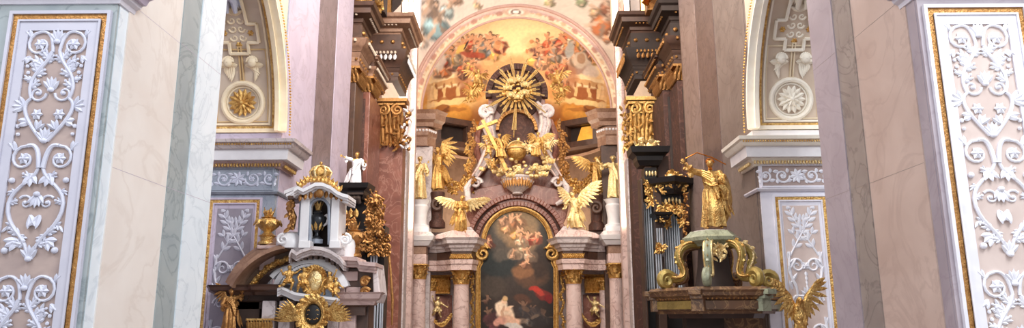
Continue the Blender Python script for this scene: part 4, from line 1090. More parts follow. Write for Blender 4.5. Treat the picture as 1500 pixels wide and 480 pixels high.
    cm.box((s * (xa - .2), Y - .4, z4 - .16), (s * (xb + .12), Y + .3, z4 - .01)); cm.box((s * (xa - .1), Y - .3, z4 - .3), (s * (xb + .05), Y + .3, z4 - .2))
    for dx in (-.28, .32):
        cm.tube([F.p(dx + a, hcap - .52 + b, .30) for a, b in spiral(0, 0, .26, 1.7, PI / 2, 1 if dx > 0 else -1)], [.09, .05], 7)
    rr = random.Random(5 + s)
    for q in range(7):
        dx = -.45 + q * .16; cm.leaf(F.p(dx, .0, .05), F.p(dx * 1.1, hcap * .45, .16), .22, F.N, .07, .1); cm.leaf(F.p(dx + .07, hcap * .3, .08), F.p(dx * 1.15, hcap * .72, .22), .2, F.N, .07, .15)
    for q in range(34): 
        c = F.p(rr.uniform(-.55, .5), rr.uniform(-.25, hcap * .8), .2); cm.leaf(c, c + V((rr.uniform(-.25, .25), -.1, rr.uniform(-.3, .2))), .13, (0, -1, .2), .05, .3, 3)
    for q in range(10):
        c = V((s * (xa - rr.uniform(0, .25)), Y + rr.uniform(-.2, .3), rr.uniform(z5 - .2, z4 - .6))); cm.ell(c, rr.uniform(.08, .15), 7, 5)
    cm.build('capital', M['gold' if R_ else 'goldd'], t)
    cm = MB()
    for q in range(26):
        c = V((s * (xa + rr.uniform(-.35, .05)), Y - .15 + rr.uniform(-.1, .2), rr.uniform(z5 - .3, z4 - .5))); cm.leaf(c, c + V((rr.uniform(-.2, .2), -.05, rr.uniform(-.35, .25))), .14, (rr.uniform(-.6, .6), -1, 0), .05, .3, 3)
    cm.build('foliage_drop', M['gold' if R_ else 'white'], t)
    # rose and white strip pilaster at the edge of the apse view
    Y = 31.5
    t = thing('strip_pilaster', 'tall narrow white and rose marble pilaster on the ' + side + ' edge of the apse opening', 'pilaster', (s * 5.3, Y, 0))
    for (o0, o1, m_, dy) in ((186, 179, 'white', -.1), (179, 171, 'rose', 0), (171, 165, 'white', -.12), (165, 161, 'greypink', -.02)):
        x0, x1 = X_(1, o0, Y), X_(1, o1, Y); MB().box((s * x0, Y + dy, 0), (s * x1, Y + .8 , zz(218 if not R_ else 234, Y))).build('marble_strip', M[m_], t, False, .015)
    if R_ is False:
        for (o0, o1) in ((221, 206), (203, 189)):
            x0, x1 = X_(1, o0, 31.0), X_(1, o1, 31.0); struct('trim_13', MB().box((s * x0, 31.0, 0), (s * x1, 31.3, zz(148, 31))), M['rose' if o0 > 210 else 'red'])
        x0, x1 = X_(1, 206, 30.8), X_(1, 203, 30.8); struct('trim_14', MB().box((s * x0, 30.8, 0), (s * x1, 31.3, zz(148, 31))), M['rose'])
    # white stucco strip and gilt upper wall above the entablature
    Y = 33.0
    for (o0, o1, m_) in ((200, 192, 'goldd'), (190, 176, 'dark'), (174, 166, 'creamR'), (165, 158, 'red'), (157, 147, 'white' if not R_ else 'cream')):
        struct('trim_15', MB().box((s * X_(1, o0, Y), Y, zz(60, Y)), (s * X_(1, o1, Y), Y + .5, ZT)), M[m_])
    Y = 37
    struct('trim_16', MB().box((s * X_(1, 162, Y), Y, 0), (s * X_(1, 150, Y), Y + .5, zz(40, Y))), M['rose'])
    struct('trim_16', MB().box((s * X_(1, 174, Y), Y - .4, 0), (s * X_(1, 161, Y), Y + .5, zz(40, Y))), M['white' if not R_ else 'sand'])
    # bright gilt stucco high on the wall
    t = thing('stucco_trophy', ('gold' if not R_ else 'orange-gold') + ' stucco ornament on the upper ' + side + ' choir wall above the entablature', 'stucco', (s * 6, 28, zz(10, 28)))
    cm = MB()
    for q in range(46):
        c = V((s * X_(1, rr.uniform(204, 246), 28), 28 + rr.uniform(-.2, .2), zz(rr.uniform(-30, 16), 28))); cm.leaf(c, c + V((rr.uniform(-.4, .4), -.1, rr.uniform(-.4, .5))), .22, (rr.uniform(-.5, .5), -1, 0), .08, .3, 3)
    cm.build('foliage', M['gold' if not R_ else 'goldo'], t)
    MB().box((s * X_(1, 250, 28), 28.2, zz(14, 28)), (s * X_(1, 203, 28), 28.8, ZT)).build('backing', M['dark' if not R_ else 'goldd'], t, False)
choir_side(-1); choir_side(1)

# ------------------------------------------------------------------ high altar
YF = 39.0                                  # plane of the altar front
def Q(px, py, Y=YF): return P(px, py, Y)
def S(px, py, s, Y=YF):                     # position given on the left half, mirrored for s = +1
    p = P(px, py, Y); return V((-p.x if s > 0 else p.x, p.y, p.z))
m1 = (P(857, 240, YF) - P(757, 240, YF)).length / 100       # metres per photo pixel here
def poly(mb, pts, Y, d, s=None):            # outline given its own distance and thickness
    p = [S(x, y, s, Y) if s else P(x, y, Y) for x, y in pts]; mb.prism(p, [q + V((0, d, 0)) for q in p])
def arcpx(cx, cy, r, a0, a1, n, ry=None): return [(cx + r * cos(a0 + (a1 - a0) * i / n), cy - (ry or r) * sin(a0 + (a1 - a0) * i / n)) for i in range(n + 1)]
def ringpoly(mb, cx, cy, r0, r1, a0, a1, n, Y, d):
    o = arcpx(cx, cy, r1, a0, a1, n); i_ = arcpx(cx, cy, r0, a0, a1, n)
    for k in range(n): poly(mb, [o[k], o[k + 1], i_[k + 1], i_[k]], Y, d)
re = random.Random(23)

# painted altarpiece in its gilt frame
t = thing('altarpiece', 'tall dark arched oil painting of angels above a kneeling figure, in a gilded eared frame', 'painting', Q(757, 480, 39.6))
cl1 = arcpx(757.5, 354, 48, PI, 0, 28)
def canv(u, v):
    y = 303 + (500 - 303) * v
    if y < 354: hw = math.sqrt(max(0, 48 ** 2 - (354 - y) ** 2))
    elif y < 362: hw = 48
    elif y < 388: hw = 48 - 4 * sin((y - 362) / 26 * PI) + 6 * ((y - 362) / 26)
    else: hw = 54
    return P(757.5 + (u * 2 - 1) * max(hw, .5), y, 39.75)
def base_al(X, Y):
    c = np.zeros((len(X), 3)); t = np.clip((Y - 300) / 180, 0, 1)[:, None]
    c = np.array((96, 92, 84))[None] * (1 - t) + np.array((50, 36, 32))[None] * t
    e = np.clip((np.abs(X - 757) - 28) / 26, 0, 1)[:, None]
    return c * (1 - e * .45)
pb = [(757, 330, 34, 26, 0, (150, 122, 90), .8), (735, 318, 16, 8, .6, (112, 124, 124), .8), (765, 350, 26, 22, 0, (160, 126, 92), .8), (730, 388, 26, 20, 0, (44, 50, 50), .9), (738, 372, 18, 10, -.3, (96, 86, 76), .8), (778, 400, 26, 22, 0, (104, 72, 52), .8),
      (720, 420, 22, 16, 0, (82, 70, 60), .7), (755, 372, 12, 8, 0, (190, 160, 130), .8), (792, 385, 14, 24, 0, (60, 48, 42), .8), (710, 355, 10, 14, 0, (66, 56, 50), .8), (716, 352, 7, 8, 0, (160, 84, 60), .6), (765, 398, 16, 10, 0, (150, 104, 70), .8),
      (797, 432, 15, 8, .4, (140, 44, 36), .8), (790, 427, 8, 3.5, .4, (196, 70, 54), .8), (804, 438, 8, 5, .9, (120, 26, 26), 1), (783, 423, 10, 4, .2, (190, 60, 46), 1), (765, 438, 14, 7, .2, (110, 66, 46), .6)]
for (x, y, s_, c_) in ((748, 325, 15, (196, 130, 90)), (742, 333, 13, (214, 160, 110)), (762, 322, 11, (206, 150, 110)), (736, 322, 10, (200, 150, 116)), (757, 342, 14, (222, 160, 90)), (772, 350, 13, (196, 90, 70)), (784, 348, 12, (206, 110, 84)), (767, 362, 12, (226, 190, 150)),
                       (776, 372, 13, (206, 170, 140)), (762, 352, 12, (226, 196, 160)), (768, 386, 10, (176, 120, 90)), (716, 356, 9, (150, 76, 60)), (752, 372, 9, (190, 150, 120))):
    pb += [(x + 2, y + 2, s_ * .9, s_ * .6, .4, tuple(c * .62 for c in c_), .7)]; pfig(pb, x, y, s_ * 1.15, c_, rp, (226, 172, 132))
for (x, y, s_, c_) in ((768, 452, 15, (70, 70, 74)), (785, 456, 14, (84, 80, 76)), (776, 468, 14, (150, 140, 130)), (800, 465, 13, (60, 54, 52)), (716, 462, 14, (110, 60, 60)), (725, 475, 15, (96, 50, 56)), (760, 476, 12, (70, 62, 60)), (712, 440, 10, (90, 60, 48))):
    pfig(pb, x, y, s_ * 1.1, c_, rp, (128, 96, 76))
pb += [(776, 458, 22, 10, .2, (58, 50, 50), .75), (790, 470, 18, 10, 0, (44, 38, 38), .8), (722, 468, 14, 10, 0, (74, 42, 44), .8), (770, 452, 6, 4, .4, (110, 84, 66), .8), (783, 462, 7, 3, -.4, (120, 100, 84), .8), (796, 456, 5, 4, 0, (96, 72, 58), .8), (766, 470, 7, 4, .3, (140, 120, 104), .7)]
pb += [(741, 462, 13, 13, .3, (236, 206, 176), 1), (734, 452, 9, 12, .3, (244, 216, 186), 1), (748, 470, 15, 8, .4, (226, 180, 150), 1), (732, 470, 10, 6, -.4, (206, 150, 130), 1), (739, 441, 4.2, 5, 0, (236, 196, 160), 1), (741, 437, 4.5, 3.5, 0, (210, 170, 120), 1), (745, 452, 8, 2.4, -.5, (240, 200, 166), 1), (752, 478, 14, 5, .2, (206, 196, 186), 1), (736, 458, 3, 10, .2, (196, 150, 120), .8)]
gridmesh('canvas', canv, 150, 200, t, M['paint'], lambda X, Y: paint2d(X, Y, base_al, pb, 2.0, .10, 31))
fp = [(699, 500), (699, 392)] + [(703, 384)] + arcpx(707, 371, 10, -PI * .75, -PI * 1.75, 10) + [(708, 356)] + arcpx(757.5, 355, 50.5, PI, 0, 40)[1:] 
fr = fp + [(757 * 2 - x + .8, y) for x, y in fp[:14]][::-1]
mb = MB(); fpw = [Q(x, y, 39.6) for x, y in fr]
mb.tube(fpw, .10, 8); mb.tube([q + V((0, -.06, 0)) for q in fpw], .05, 6)
inner = [Q(757.5 + (x - 757.5) * .945 if y < 358 else (x + (4 if x < 757 else -4)), y + (3 if y < 356 else 0), 39.66) for x, y in fr]; mb.tube(inner, .05, 6)
for s in (-1, 1):
    sp = spiral(0, 0, 10.5, 1.5, -PI * .5, 1, .15)
    mb.tube([Q((707 if s < 0 else 808) + s * -a * -1, 371 + b, 39.5) for a, b in sp], [.13, .06], 7)
mb.build('gilded_frame', M['gold'], t)

# frontispiece of red marble behind and above the painting
t = thing('altar_gable', 'red-brown and grey marble altar gable with scrolled sides rising above the arched painting', 'altar gable', Q(757, 480, 40.2))
mb = MB()
L = [(697, 500), (697, 345), (684, 318), (680, 296), (690, 270), (700, 250), (700, 215), (704, 190), (716, 165)] + arcpx(757, 140, 42, PI, PI / 2, 10)
out = L + [(1514 - x, y) for x, y in L[::-1]][1:]
poly(mb, out, 40.25, .35); mb.build('marble_body', M['red'], t, False, .03)
mb = MB(); ringpoly(mb, 757.5, 358, 57, 64, -.15, PI + .15, 40, 39.9, .3); ringpoly(mb, 757.5, 358, 68, 75, .15, PI - .15, 40, 39.7, .55); mb.build('arched_moulding', M['red'], t, False, .03)
mb = MB(); ringpoly(mb, 757.5, 358, 64, 68, .05, PI - .05, 40, 40.0, .25); mb.build('arch_recess', M['dred'], t, False)
mb = MB(); ringpoly(mb, 757, 138, 37, 46, -.1, PI + .1, 30, 39.9, .4); mb.build('top_arch', M['dred'], t, False, .03)
mb = MB(); poly(mb, arcpx(757, 138, 37, 0, 2 * PI, 30)[:-1], 40.1, .2); mb.build('top_field', M['dred'], t, False)
mb = MB(); poly(mb, [(731, 224), (731, 190)] + arcpx(757, 190, 26, PI, 0, 16) + [(783, 224)], 40.12, .2); mb.build('niche_field', M['dred'], t, False)
mb = MB(); ringpoly(mb, 757, 190, 26, 31, 0, PI, 20, 39.85, .3); mb.build('niche_arch', M['goldd'], t, False, .02)
mb = MB(); poly(mb, [(683, 300), (683, 283), (700, 276), (730, 270), (757, 268), (784, 270), (814, 276), (831, 283), (831, 300)], 39.95, .3); mb.build('upper_cornice', M['red'], t, False, .04)
for s in (-1, 1):
    # upright scroll band
    mb = MB()
    c = [(727, 150), (716, 166), (714, 182), (719, 200), (718, 220), (708, 240), (696, 258)]
    for a, b in zip(c[:-1], c[1:]): pass
    ptsw = []
    for i in range(len(c) - 1):
        for k in range(4): ptsw.append((c[i][0] + (c[i + 1][0] - c[i][0]) * k / 4, c[i][1] + (c[i + 1][1] - c[i][1]) * k / 4))
    ptsw.append(c[-1])
    mb.tube([S(x, y, s, 39.75) for x, y in ptsw], [.14, .30, .34, .30, .34, .30, .2], 10, flat=.7, up=(0, 1, 0))
    mb.tube([S(711 + a, 164 - b, s, 39.5) for a, b in spiral(0, 0, 9.5, 1.9, -.3, 1, .1)], [.16, .14, .07], 8)
    mb.build('scroll_band', M['greypink'], t)
    mb = MB(); mb.tube([S(x - 4.5, y, s, 39.45) for x, y in ptsw[5:]], .05, 6); mb.tube([S(x + 4.5, y, s, 39.45) for x, y in ptsw[5:]], .05, 6); mb.build('band_edge', M['rose'], t)
    mb = MB(); mb.tube([S(x, y, s, 39.9) for x, y in ((706, 176), (700, 196), (698, 220), (704, 238), (698, 262), (688, 282))], [.1, .18, .2, .16, .2, .1], 8); mb.build('side_scroll', M['red'], t)
    mb = MB(); mb.tube([S(x, y, s, 39.7) for x, y in ((692, 262), (684, 275), (686, 292), (700, 300))], [.12, .2, .2, .1], 8); mb.tube([S(698 + a, 268 - b, s, 39.6) for a, b in spiral(0, 0, 8, 1.4, 0, 1, .15)], [.12, .06], 7); mb.build('lower_volute', M['greypink'], t)
    mb = MB()
    for i in range(22):
        y = 176 + 92 * i / 22; c_ = S(692 + 3 * sin(i), y, s, 39.55); mb.leaf(c_, c_ + V((re.uniform(-.2, .2), -.05, -.28)), .2, (0, -1, .1), .07, .25, 3); mb.ell(c_ + V((re.uniform(-.1, .1), -.05, 0)), .075, 6, 4)
    mb.build('gilded_drop', M['goldd'], t)
mb = MB(); cv = Q(758, 285, 39.6); hv = 26 * m1
mb.lathe(cv, [(.14, 0), (.30, .03), (.26, .12), (.55, .35), (.82, .6), (.90, .75), (.86, .82), (.92, .92), (.90, hv)], 28, lambda q, z: 1 + (.05 * cos(12 * q) if .1 < z < .8 else 0))
mb.build('bulb_pedestal', M['greypink'], t)
mb = MB()
for q in range(16): 
    a = PI + PI * q / 15; c_ = cv + V((cos(a) * .86, sin(a) * .86, .62)); mb.leaf(c_ + V((0, 0, .2)), c_ - V((cos(a) * .2, 0, .3)), .2, (cos(a), sin(a), 0), .06, .1, 3)
mb.build('pedestal_leaves', M['goldd'], t)

# glory of rays
t = thing('sunburst', 'gilded sunburst of long pointed rays around a cluster of cherub heads, above the altar', 'sunburst', Q(757, 133, 39.3))
c = Q(757, 133, 39.3); n_ = 26
for i in range(n_):
    a = 2 * PI * i / n_ + .05; Lr = (48 if i % 2 else 34) * re.uniform(.78, 1.05)
    if abs(((a - 1.5 * PI + PI) % (2 * PI)) - PI) < .12: Lr = 66
    if abs(((a - 1.5 * PI + PI) % (2 * PI)) - PI) < .4 and Lr < 60: Lr = min(Lr, 40)
    mb = MB()
    for k, da in enumerate((-.045, .0, .045)):
        d = V((cos(a + da), -.12 * re.random(), sin(a + da))); ll = Lr * 1.1 * (1 if k == 1 else .84) * m1
        sd = V((-sin(a), 0, cos(a))); b0 = c + d * .4; b1 = c + d * ll; wd = .042
        mb.prism([b0 - sd * wd * .5, b0 + V((0, -.05, 0)), b0 + sd * wd * .5, b0 + V((0, .03, 0))], [b1 - sd * wd * .95, b1 + V((0, -.05, 0)), b1 + sd * wd * .95, b1 + V((0, .03, 0))])
    mb.build('ray', M['goldl'], t, False)
mb = MB(); cluster(mb, [c + V((.62 * cos(q), -.2, .62 * sin(q))) for q in np.linspace(0, 6.2, 16)] + [c + V((.25 * cos(q), -.35, .25 * sin(q))) for q in np.linspace(0, 6, 6)], .22, re, 2)
mb.build('cloud', M['gold'], t)
for q in range(7):
    a = q * 2 * PI / 7 + .4; hc = c + V((.5 * cos(a), -.52, .52 * sin(a))); mb = MB(); mb.ell(hc, (.13, .13, .15), 10, 7); mb.ell(hc + V((0, -.13, -.02)), .03, 6, 4)
    for w_ in (-1, 1):
        for k in range(3): mb.leaf(hc + V((w_ * .08, 0, -.05)), hc + V((w_ * (.3 - .03 * k), -.04, .12 - .12 * k)), .12, (0, -1, 0), .04, .1, 3)
    for k in range(6): mb.ell(hc + V((.12 * cos(k * PI / 5), 0, .1 + .05 * sin(k * PI / 5))), .05, 6, 4)
    mb.build('cherub_head', M['goldl'], t)

# cloud bank with globe, cross and angels
t = thing('gilded_cloud_bank', 'mass of gilded clouds and cherubs under the globe on the altar gable', 'sculpture', Q(760, 258, 39.1))
mb = MB(); pts = [Q(x, y + re.uniform(-3, 3), 39.1) for x, y in [(716, 240), (722, 248), (732, 252), (742, 246), (748, 252), (757, 244), (757, 254), (768, 250), (776, 244), (784, 252), (790, 242), (798, 250), (804, 240), (800, 230), (792, 232), (750, 238), (735, 243), (708, 243), (764, 238)]]
cluster(mb, pts, .27, re, 3); mb.build('cloud', M['goldl'], t)
for (x, y) in ((720, 240), (735, 250), (760, 250), (784, 246), (800, 246), (806, 236), (796, 255), (748, 256)):
    hc = Q(x, y, 38.75); mb = MB(); mb.ell(hc, (.13, .13, .15), 10, 7); mb.ell(hc + V((0, -.13, -.02)), .03, 6, 4)
    for w_ in (-1, 1):
        for k in range(3): mb.leaf(hc + V((w_ * .08, 0, -.05)), hc + V((w_ * (.32 - .03 * k), -.04, .14 - .12 * k)), .13, (0, -1, 0), .04, .1, 3)
    for k in range(6): mb.ell(hc + V((.12 * cos(k * PI / 5), 0, .1 + .05 * sin(k * PI / 5))), .055, 6, 4)
    mb.build('cherub_head', M['goldl'], t)
t = thing('gilded_globe', 'gilded banded globe resting on the cloud bank under the sunburst', 'globe', Q(757, 236, 39.15))
c = Q(757, 221, 39.15); MB().ell(c, .55, 24, 14).build('ball', M['gold'], t)
mb = MB(); mb.tube([c + V((.57 * cos(q), .57 * sin(q), .1)) for q in np.linspace(0, 2 * PI, 25)[:-1]], .045, 6, True); mb.tube([c + V((.57 * cos(q), 0, .57 * sin(q))) for q in np.linspace(0, PI, 13)], .045, 6); mb.ell(c + V((.1, 0, .66)), .11, 10, 7); mb.build('band', M['goldl'], t)
t = thing('gilded_cross', 'large plain gilded cross leaning to the left, held by an angel beside the globe', 'cross', Q(742, 250, 38.6))
a, b = Q(707, 176, 38.6), Q(743, 250, 38.6); d = (b - a).normalized(); sd = V((d.z, 0, -d.x))
def beam(mb, a, b, w_):
    d = (b - a).normalized(); sd = V((d.z, 0, -d.x)); f = V((0, w_ * .5, 0))
    mb.prism([a - sd * w_ * .5 - f, a + sd * w_ * .5 - f, a + sd * w_ * .5 + f, a - sd * w_ * .5 + f], [b - sd * w_ * .5 - f, b + sd * w_ * .5 - f, b + sd * w_ * .5 + f, b - sd * w_ * .5 + f])
MB_ = MB(); beam(MB_, a, b, .2); MB_.build('upright', M['gold'], t, False, .015)
MB_ = MB(); beam(MB_, Q(698, 189, 38.62), Q(729, 177, 38.62), .19); MB_.build('crossbar', M['gold'], t, False, .015)
sit = dict(kL=(-.1, .2, .46), kR=(.08, .22, .44), fL=(-.08, .24, .2), fR=(.1, .28, .16))
def angel(px, py, Y, Hpx, label, yaw=0, J=None, m='gold', wings=None, seed=1, name='gilded_angel', robe=1, wingm=None, robem=None, grp=None, **k):
    p = P(px, py, Y); t = thing(name, label, 'statue', p, grp); sc_ = (P(px + 50, py, Y) - P(px - 50, py, Y)).length / 100
    figure(t, Hpx * sc_, yaw, J, m, robe=robe, wings=wings, wingm=wingm, robem=robem, seed=seed, **k); return t
angel(731, 240, 38.9, 46, 'gilded angel holding the leaning cross on the left of the globe', .3, dict(hL=(-.2, .2, .74), eL=(-.2, .08, .66), hR=(.2, .2, .6), **sit), seed=4, wings=[((-.22, -.1, .2), (-.1, 0, -.3)), ((.2, -.1, .26), (.1, 0, -.3))])
angel(789, 238, 38.9, 46, 'gilded angel seated right of the globe, reaching to it', -.4, dict(hL=(-.3, .1, .7), eL=(-.2, .08, .66), hR=(.16, .2, .6), **sit), seed=5, wings=[((-.2, -.1, .26), (-.1, 0, -.3)), ((.22, -.1, .2), (.1, 0, -.3))])
for (x, y, h, lb, ya, jj) in ((716, 232, 26, 'small gilded cherub clinging to the gable left of the cross', .3, FLY), (803, 226, 24, 'small gilded cherub at the right end of the cloud bank', -.3, CRAWL), (723, 252, 22, 'small gilded cherub lying at the foot of the cross', .6, CRAWL), (776, 228, 22, 'tiny gilded cherub just right of the globe', -.2, FLY)):
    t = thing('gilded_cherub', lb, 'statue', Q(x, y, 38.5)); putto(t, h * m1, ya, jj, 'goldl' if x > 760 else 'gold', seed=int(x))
# cherubs on either side of the sunburst
for (x, y, h, lb, ya, jj) in ((700, 134, 38, 'gilded cherub flying left of the sunburst, upper one', .5, FLY), (690, 152, 30, 'gilded cherub below the flying one left of the sunburst', -.3, CRAWL), (817, 132, 34, 'gilded cherub flying right of the sunburst, upper one', -.5, CRAWL), (823, 148, 30, 'gilded cherub below the flying one right of the sunburst', .3, FLY)):
    t = thing('gilded_cherub', lb, 'statue', P(x, y, 40.2)); putto(t, h * m1, ya, jj, 'gold', seed=int(x))
for s in (-1, 1):
    t = thing('gilded_cloud', 'gilded rays and cloud under the cherubs on the ' + ('left' if s < 0 else 'right') + ' of the sunburst', 'sculpture', S(695, 150, s, 40.4)); mb = MB()
    cluster(mb, [S(x, y, s, 40.5) for x, y in ((690, 128), (698, 138), (704, 128), (694, 148), (686, 140))], .16, re, 2)
    for q in range(16): c_ = S(694 + re.uniform(-8, 8), 138 + re.uniform(-16, 14), s, 40.4); mb.leaf(c_, c_ + V((re.uniform(-.5, .5), -.1, re.uniform(-.5, .5))), .12, (0, -1, 0), .05, .1, 3)
    mb.build('cloud', M['gold'], t)

# wings of the altar: columns, entablature, pedestals, statues
def altar_side(s):
    sd_ = 'left' if s < 0 else 'right'
    Y1, Y2 = 39.3, 38.6
    zb = 0.0
    # inner pair
    c = S(676, 400, s, Y1); r = 11.5 * m1
    column(c.x, Y1, 2.0, S(676, 394, s, Y1).z, r, 22 * m1, 'rose marble column with gilt capital just ' + sd_ + ' of the altar painting', 'altar columns')
    c2 = S(614, 400, s, Y2); z2 = S(614, 387, s, Y2).z
    column(c2.x, Y2, 2.0, z2, 10 * m1, 21 * m1, 'outermost rose marble column with gilt capital on the ' + sd_ + ' of the altar', 'altar columns')
    c3 = S(632, 405, s, 40.4)
    column(c3.x, 40.4, 2.0, S(632, 412, s, 40.4).z, 7 * m1, 14 * m1, 'slim pink marble column recessed between the two larger ' + sd_ + ' altar columns', 'altar columns', cm='rose')
    # plinth that carries the columns
    t = thing('altar_plinth', 'stone plinth under the ' + sd_ + ' altar columns', 'plinth', (s * 4.5, Y1, 0)); x0 = S(690, 400, s, Y1).x; x1 = S(596, 400, s, Y2).x
    MB().box((x0, Y2 - .7, 0), (x1, 41, 1.9)).build('block', M['rose'], t, False, .03); MB().box((x0, Y2 - .8, 1.9), (x1, 41, 1.995)).build('cap_slab', M['white'], t, False, .02)
    # curved wall with red panel and gilt frieze between the columns
    t = thing('marble_panelling', 'red marble wall panel with gilt frieze between the ' + sd_ + ' altar columns', 'wall panel', S(645, 480, s, 41))
    mb = MB(); poly(mb, [(623, 500), (623, 340), (700, 340), (700, 500)], 41.0, .3, s); mb.build('marble_field', M['greypink'], t, False)
    mb = MB(); poly(mb, [(594, 500), (594, 345), (621, 345), (621, 500)], 39.9, .08, s); mb.build('outer_field', M['greypink'], t, False)
    mb = MB(); poly(mb, [(637, 500), (637, 432), (662, 432), (662, 500)], 40.85, .2, s); mb.build('red_panel', M['red'], t, False, .02)
    mb = MB(); poly(mb, [(594, 500), (594, 410), (603, 410), (603, 500)], 39.8, .1, s); mb.build('outer_red_panel', M['red'], t, False, .02)
    mb = MB(); fz = [S(623 + 42 * i / 12, 0, s, 40.4 + .25 * sin(PI * i / 12)) for i in range(13)]; zt_, zb_ = S(640, 403, s, 40.6).z, S(640, 430, s, 40.6).z
    fz = [V((p.x, 40.4 + .25 * sin(PI * i / 12), 0)) for i, p in enumerate(fz)]
    mb.prism([V((p.x, p.y, zb_)) for p in fz] + [V((p.x, p.y + .15, zb_)) for p in fz[::-1]], [V((p.x, p.y, zt_)) for p in fz] + [V((p.x, p.y + .15, zt_)) for p in fz[::-1]]); mb.build('frieze_ground', M['goldd'], t, False)
    mb = MB()
    for i in range(26):
        p = fz[int(i / 26 * 12)].lerp(fz[int(i / 26 * 12) + 1], (i / 26 * 12) % 1)
        mb.leaf(V((p.x, p.y - .05, zb_ + .06)), V((p.x, p.y - .16, zt_ - .1)), .2, (0, -1, 0), .08, .1, 4); mb.ell((p.x, p.y - .1, zt_ - .05), (.1, .08, .07), 6, 4); mb.ell((p.x, p.y - .06, zb_ + .03), (.1, .07, .05), 6, 4)
    for i in range(4):
        x_ = S(594 + 4 * i, 400, s, 39.75); mb.leaf(V((x_.x, 39.76, zb_ + .1)), V((x_.x, 39.66, zt_ + .1)), .18, (0, -1, 0), .07, .1, 4)
    mb.build('gilded_frieze', M['gold'], t)
    # entablature over the inner column, sweeping back in a curve to the outer one
    t = thing('altar_entablature', 'curved white and rose marble entablature over the inner ' + sd_ + ' altar column, gilt band in it', 'entablature', S(668, 400, s, Y1))
    Z = lambda py, px=676: S(px, py, s, Y1).z
    def pth(z, o=0):
        p = [(704 + o, Y1 + 1.0), (690 + o, Y1 - .55), (662 + 0, Y1 - .55), (655, Y1 - .05), (640, Y1 + .35), (628, Y1 + .2)]
        w_ = [S(x, 380, s, y) for x, y in p]; w_ = [V((q.x, y, z)) for q, (x, y) in zip(w_, p)]
        return w_ if s > 0 else w_[::-1]
    # for s>0 mirrored left->right order is reversed, so the outward side stays towards the viewer
    def sw(z0, z1, prof, name, m_, bev=0): 
        h = z1 - z0; return MB().sweep(pth(z0), [(a, b * h) for a, b in prof]).build(name, M[m_], t, False)
    sgn = 1
    sw(Z(396), Z(381), [(-.6, 0), (.05, 0), (.06, .5), (.12, .6), (.14, 1), (-.6, 1)], 'architrave', 'rose')
    sw(Z(381), Z(369), [(-.6, 0), (.0, 0), (.02, 1), (-.6, 1)], 'frieze', 'umbr')
    sw(Z(369), Z(350), [(-.6, 0), (.08, 0), (.15, .2), (.22, .25), (.26, .45), (.42, .55), (.46, .8), (.56, .98), (-.6, 1)], 'cornice', 'greypink')
    mb = MB()
    for q in range(22):
        c_ = S(661 + 29 * q / 21, 375, s, Y1 - .60); k_ = (-1) ** q; mb.leaf(c_ - V((.08, 0, .12 * k_)), c_ + V((.08, 0, .14 * k_)), .12, (0, -1, 0), .05, .1, 3); mb.ell(c_, .05, 6, 4)
    mb.build('gilded_scroll', M['gold'], t)
    mb = MB(); poly(mb, [(634, 350), (640, 343), (662, 337), (694, 337), (702, 345), (702, 350)], Y1 - .75, 1.2, s); mb.build('top_slab', M['rose'], t, False, .04)
    mb = MB(); poly(mb, [(640, 344), (660, 343), (672, 332), (690, 332), (694, 337), (694, 345)], Y1 - .55, .9, s); mb.build('statue_base', M['greypink'], t, False, .03)
    # outer stack: impost block, slab, attic pedestal
    t = thing('attic_pedestal', 'white marble stacked pedestal above the outer ' + sd_ + ' altar column, carrying a statue', 'pedestal', V((c2.x, Y2, z2)))
    z = lambda py: S(614, py, s, Y2).z
    def blk(y0, y1, hw, name, m_, bv=.02, hw2=None):
        a, b = z(y0), z(y1); w_ = hw * m1; w2 = (hw2 or hw) * m1
        p = [(c2.x - w_, Y2 - w_, a), (c2.x + w_, Y2 - w_, a), (c2.x + w_, Y2 + w_, a), (c2.x - w_, Y2 + w_, a)]; q = [(c2.x - w2, Y2 - w2, b), (c2.x + w2, Y2 - w2, b), (c2.x + w2, Y2 + w2, b), (c2.x - w2, Y2 + w2, b)]
        mb = MB(); mb.prism([V(v_) for v_ in p], [V(v_) for v_ in q]); return mb.build(name, M[m_], t, False, bv)
    blk(386.9, 373, 11, 'impost_block', 'rose'); blk(373, 361, 10.5, 'frieze_block', 'sand'); blk(361, 354, 14, 'lower_moulding', 'white', hw2=19); blk(354, 347, 20, 'slab', 'white', hw2=23); blk(347, 341, 23, 'upper_slab', 'greypink', hw2=17)
    blk(341, 334, 14, 'plinth', 'white'); 
    MB().lathe((c2.x, Y2, z(334)), [(.50, 0), (.50, .1), (.36, .2), (.34, .5), (.40, .95), (.44, 1.15), (.36, 1.25), (.42, 1.35), (.52, 1.5), (.54, z(293) - z(334) - .02)], 24).build('baluster', M['white'], t)
    # far cornice bits of the apse wall pier
    t = thing('apse_pier_cornice', 'pinkish marble pier cornice with carved band behind the ' + sd_ + ' altar statues', 'cornice', S(618, 190, s, 39.6))
    pr = [(-.3, 0), (.06, 0), (.1, .25), (.3, .4), (.34, .75), (.5, .95), (-.3, 1)]
    def pp(z, o=0):
        p = [(592, 39.9), (594, 39.45), (634 + o, 39.45), (646 + o, 40.1)]; w_ = [S(x, 180, s, y) for x, y in p]; w_ = [V((q.x, y, z)) for q, (x, y) in zip(w_, p)]
        return w_ if s < 0 else w_[::-1]
    h = Z(161) - Z(184); MB().sweep(pp(Z(184)), [(a, b * h) for a, b in pr]).build('crown_moulding', M['sand'], t, False)
    h = Z(196) - Z(212); MB().sweep(pp(Z(212), -8), [(-.3, 0), (.04, 0), (.04, .5), (.12, .6), (.14, 1), (-.3, 1)]).build('architrave', M['sand'], t, False)
    MB().sweep(pp(Z(196), -10), [(-.3, 0), (.0, 0), (.0, Z(184) - Z(196)), (-.3, Z(184) - Z(196))]).build('frieze', M['umbr'], t, False)
    mb = MB(); w_ = pp(Z(190), -6)
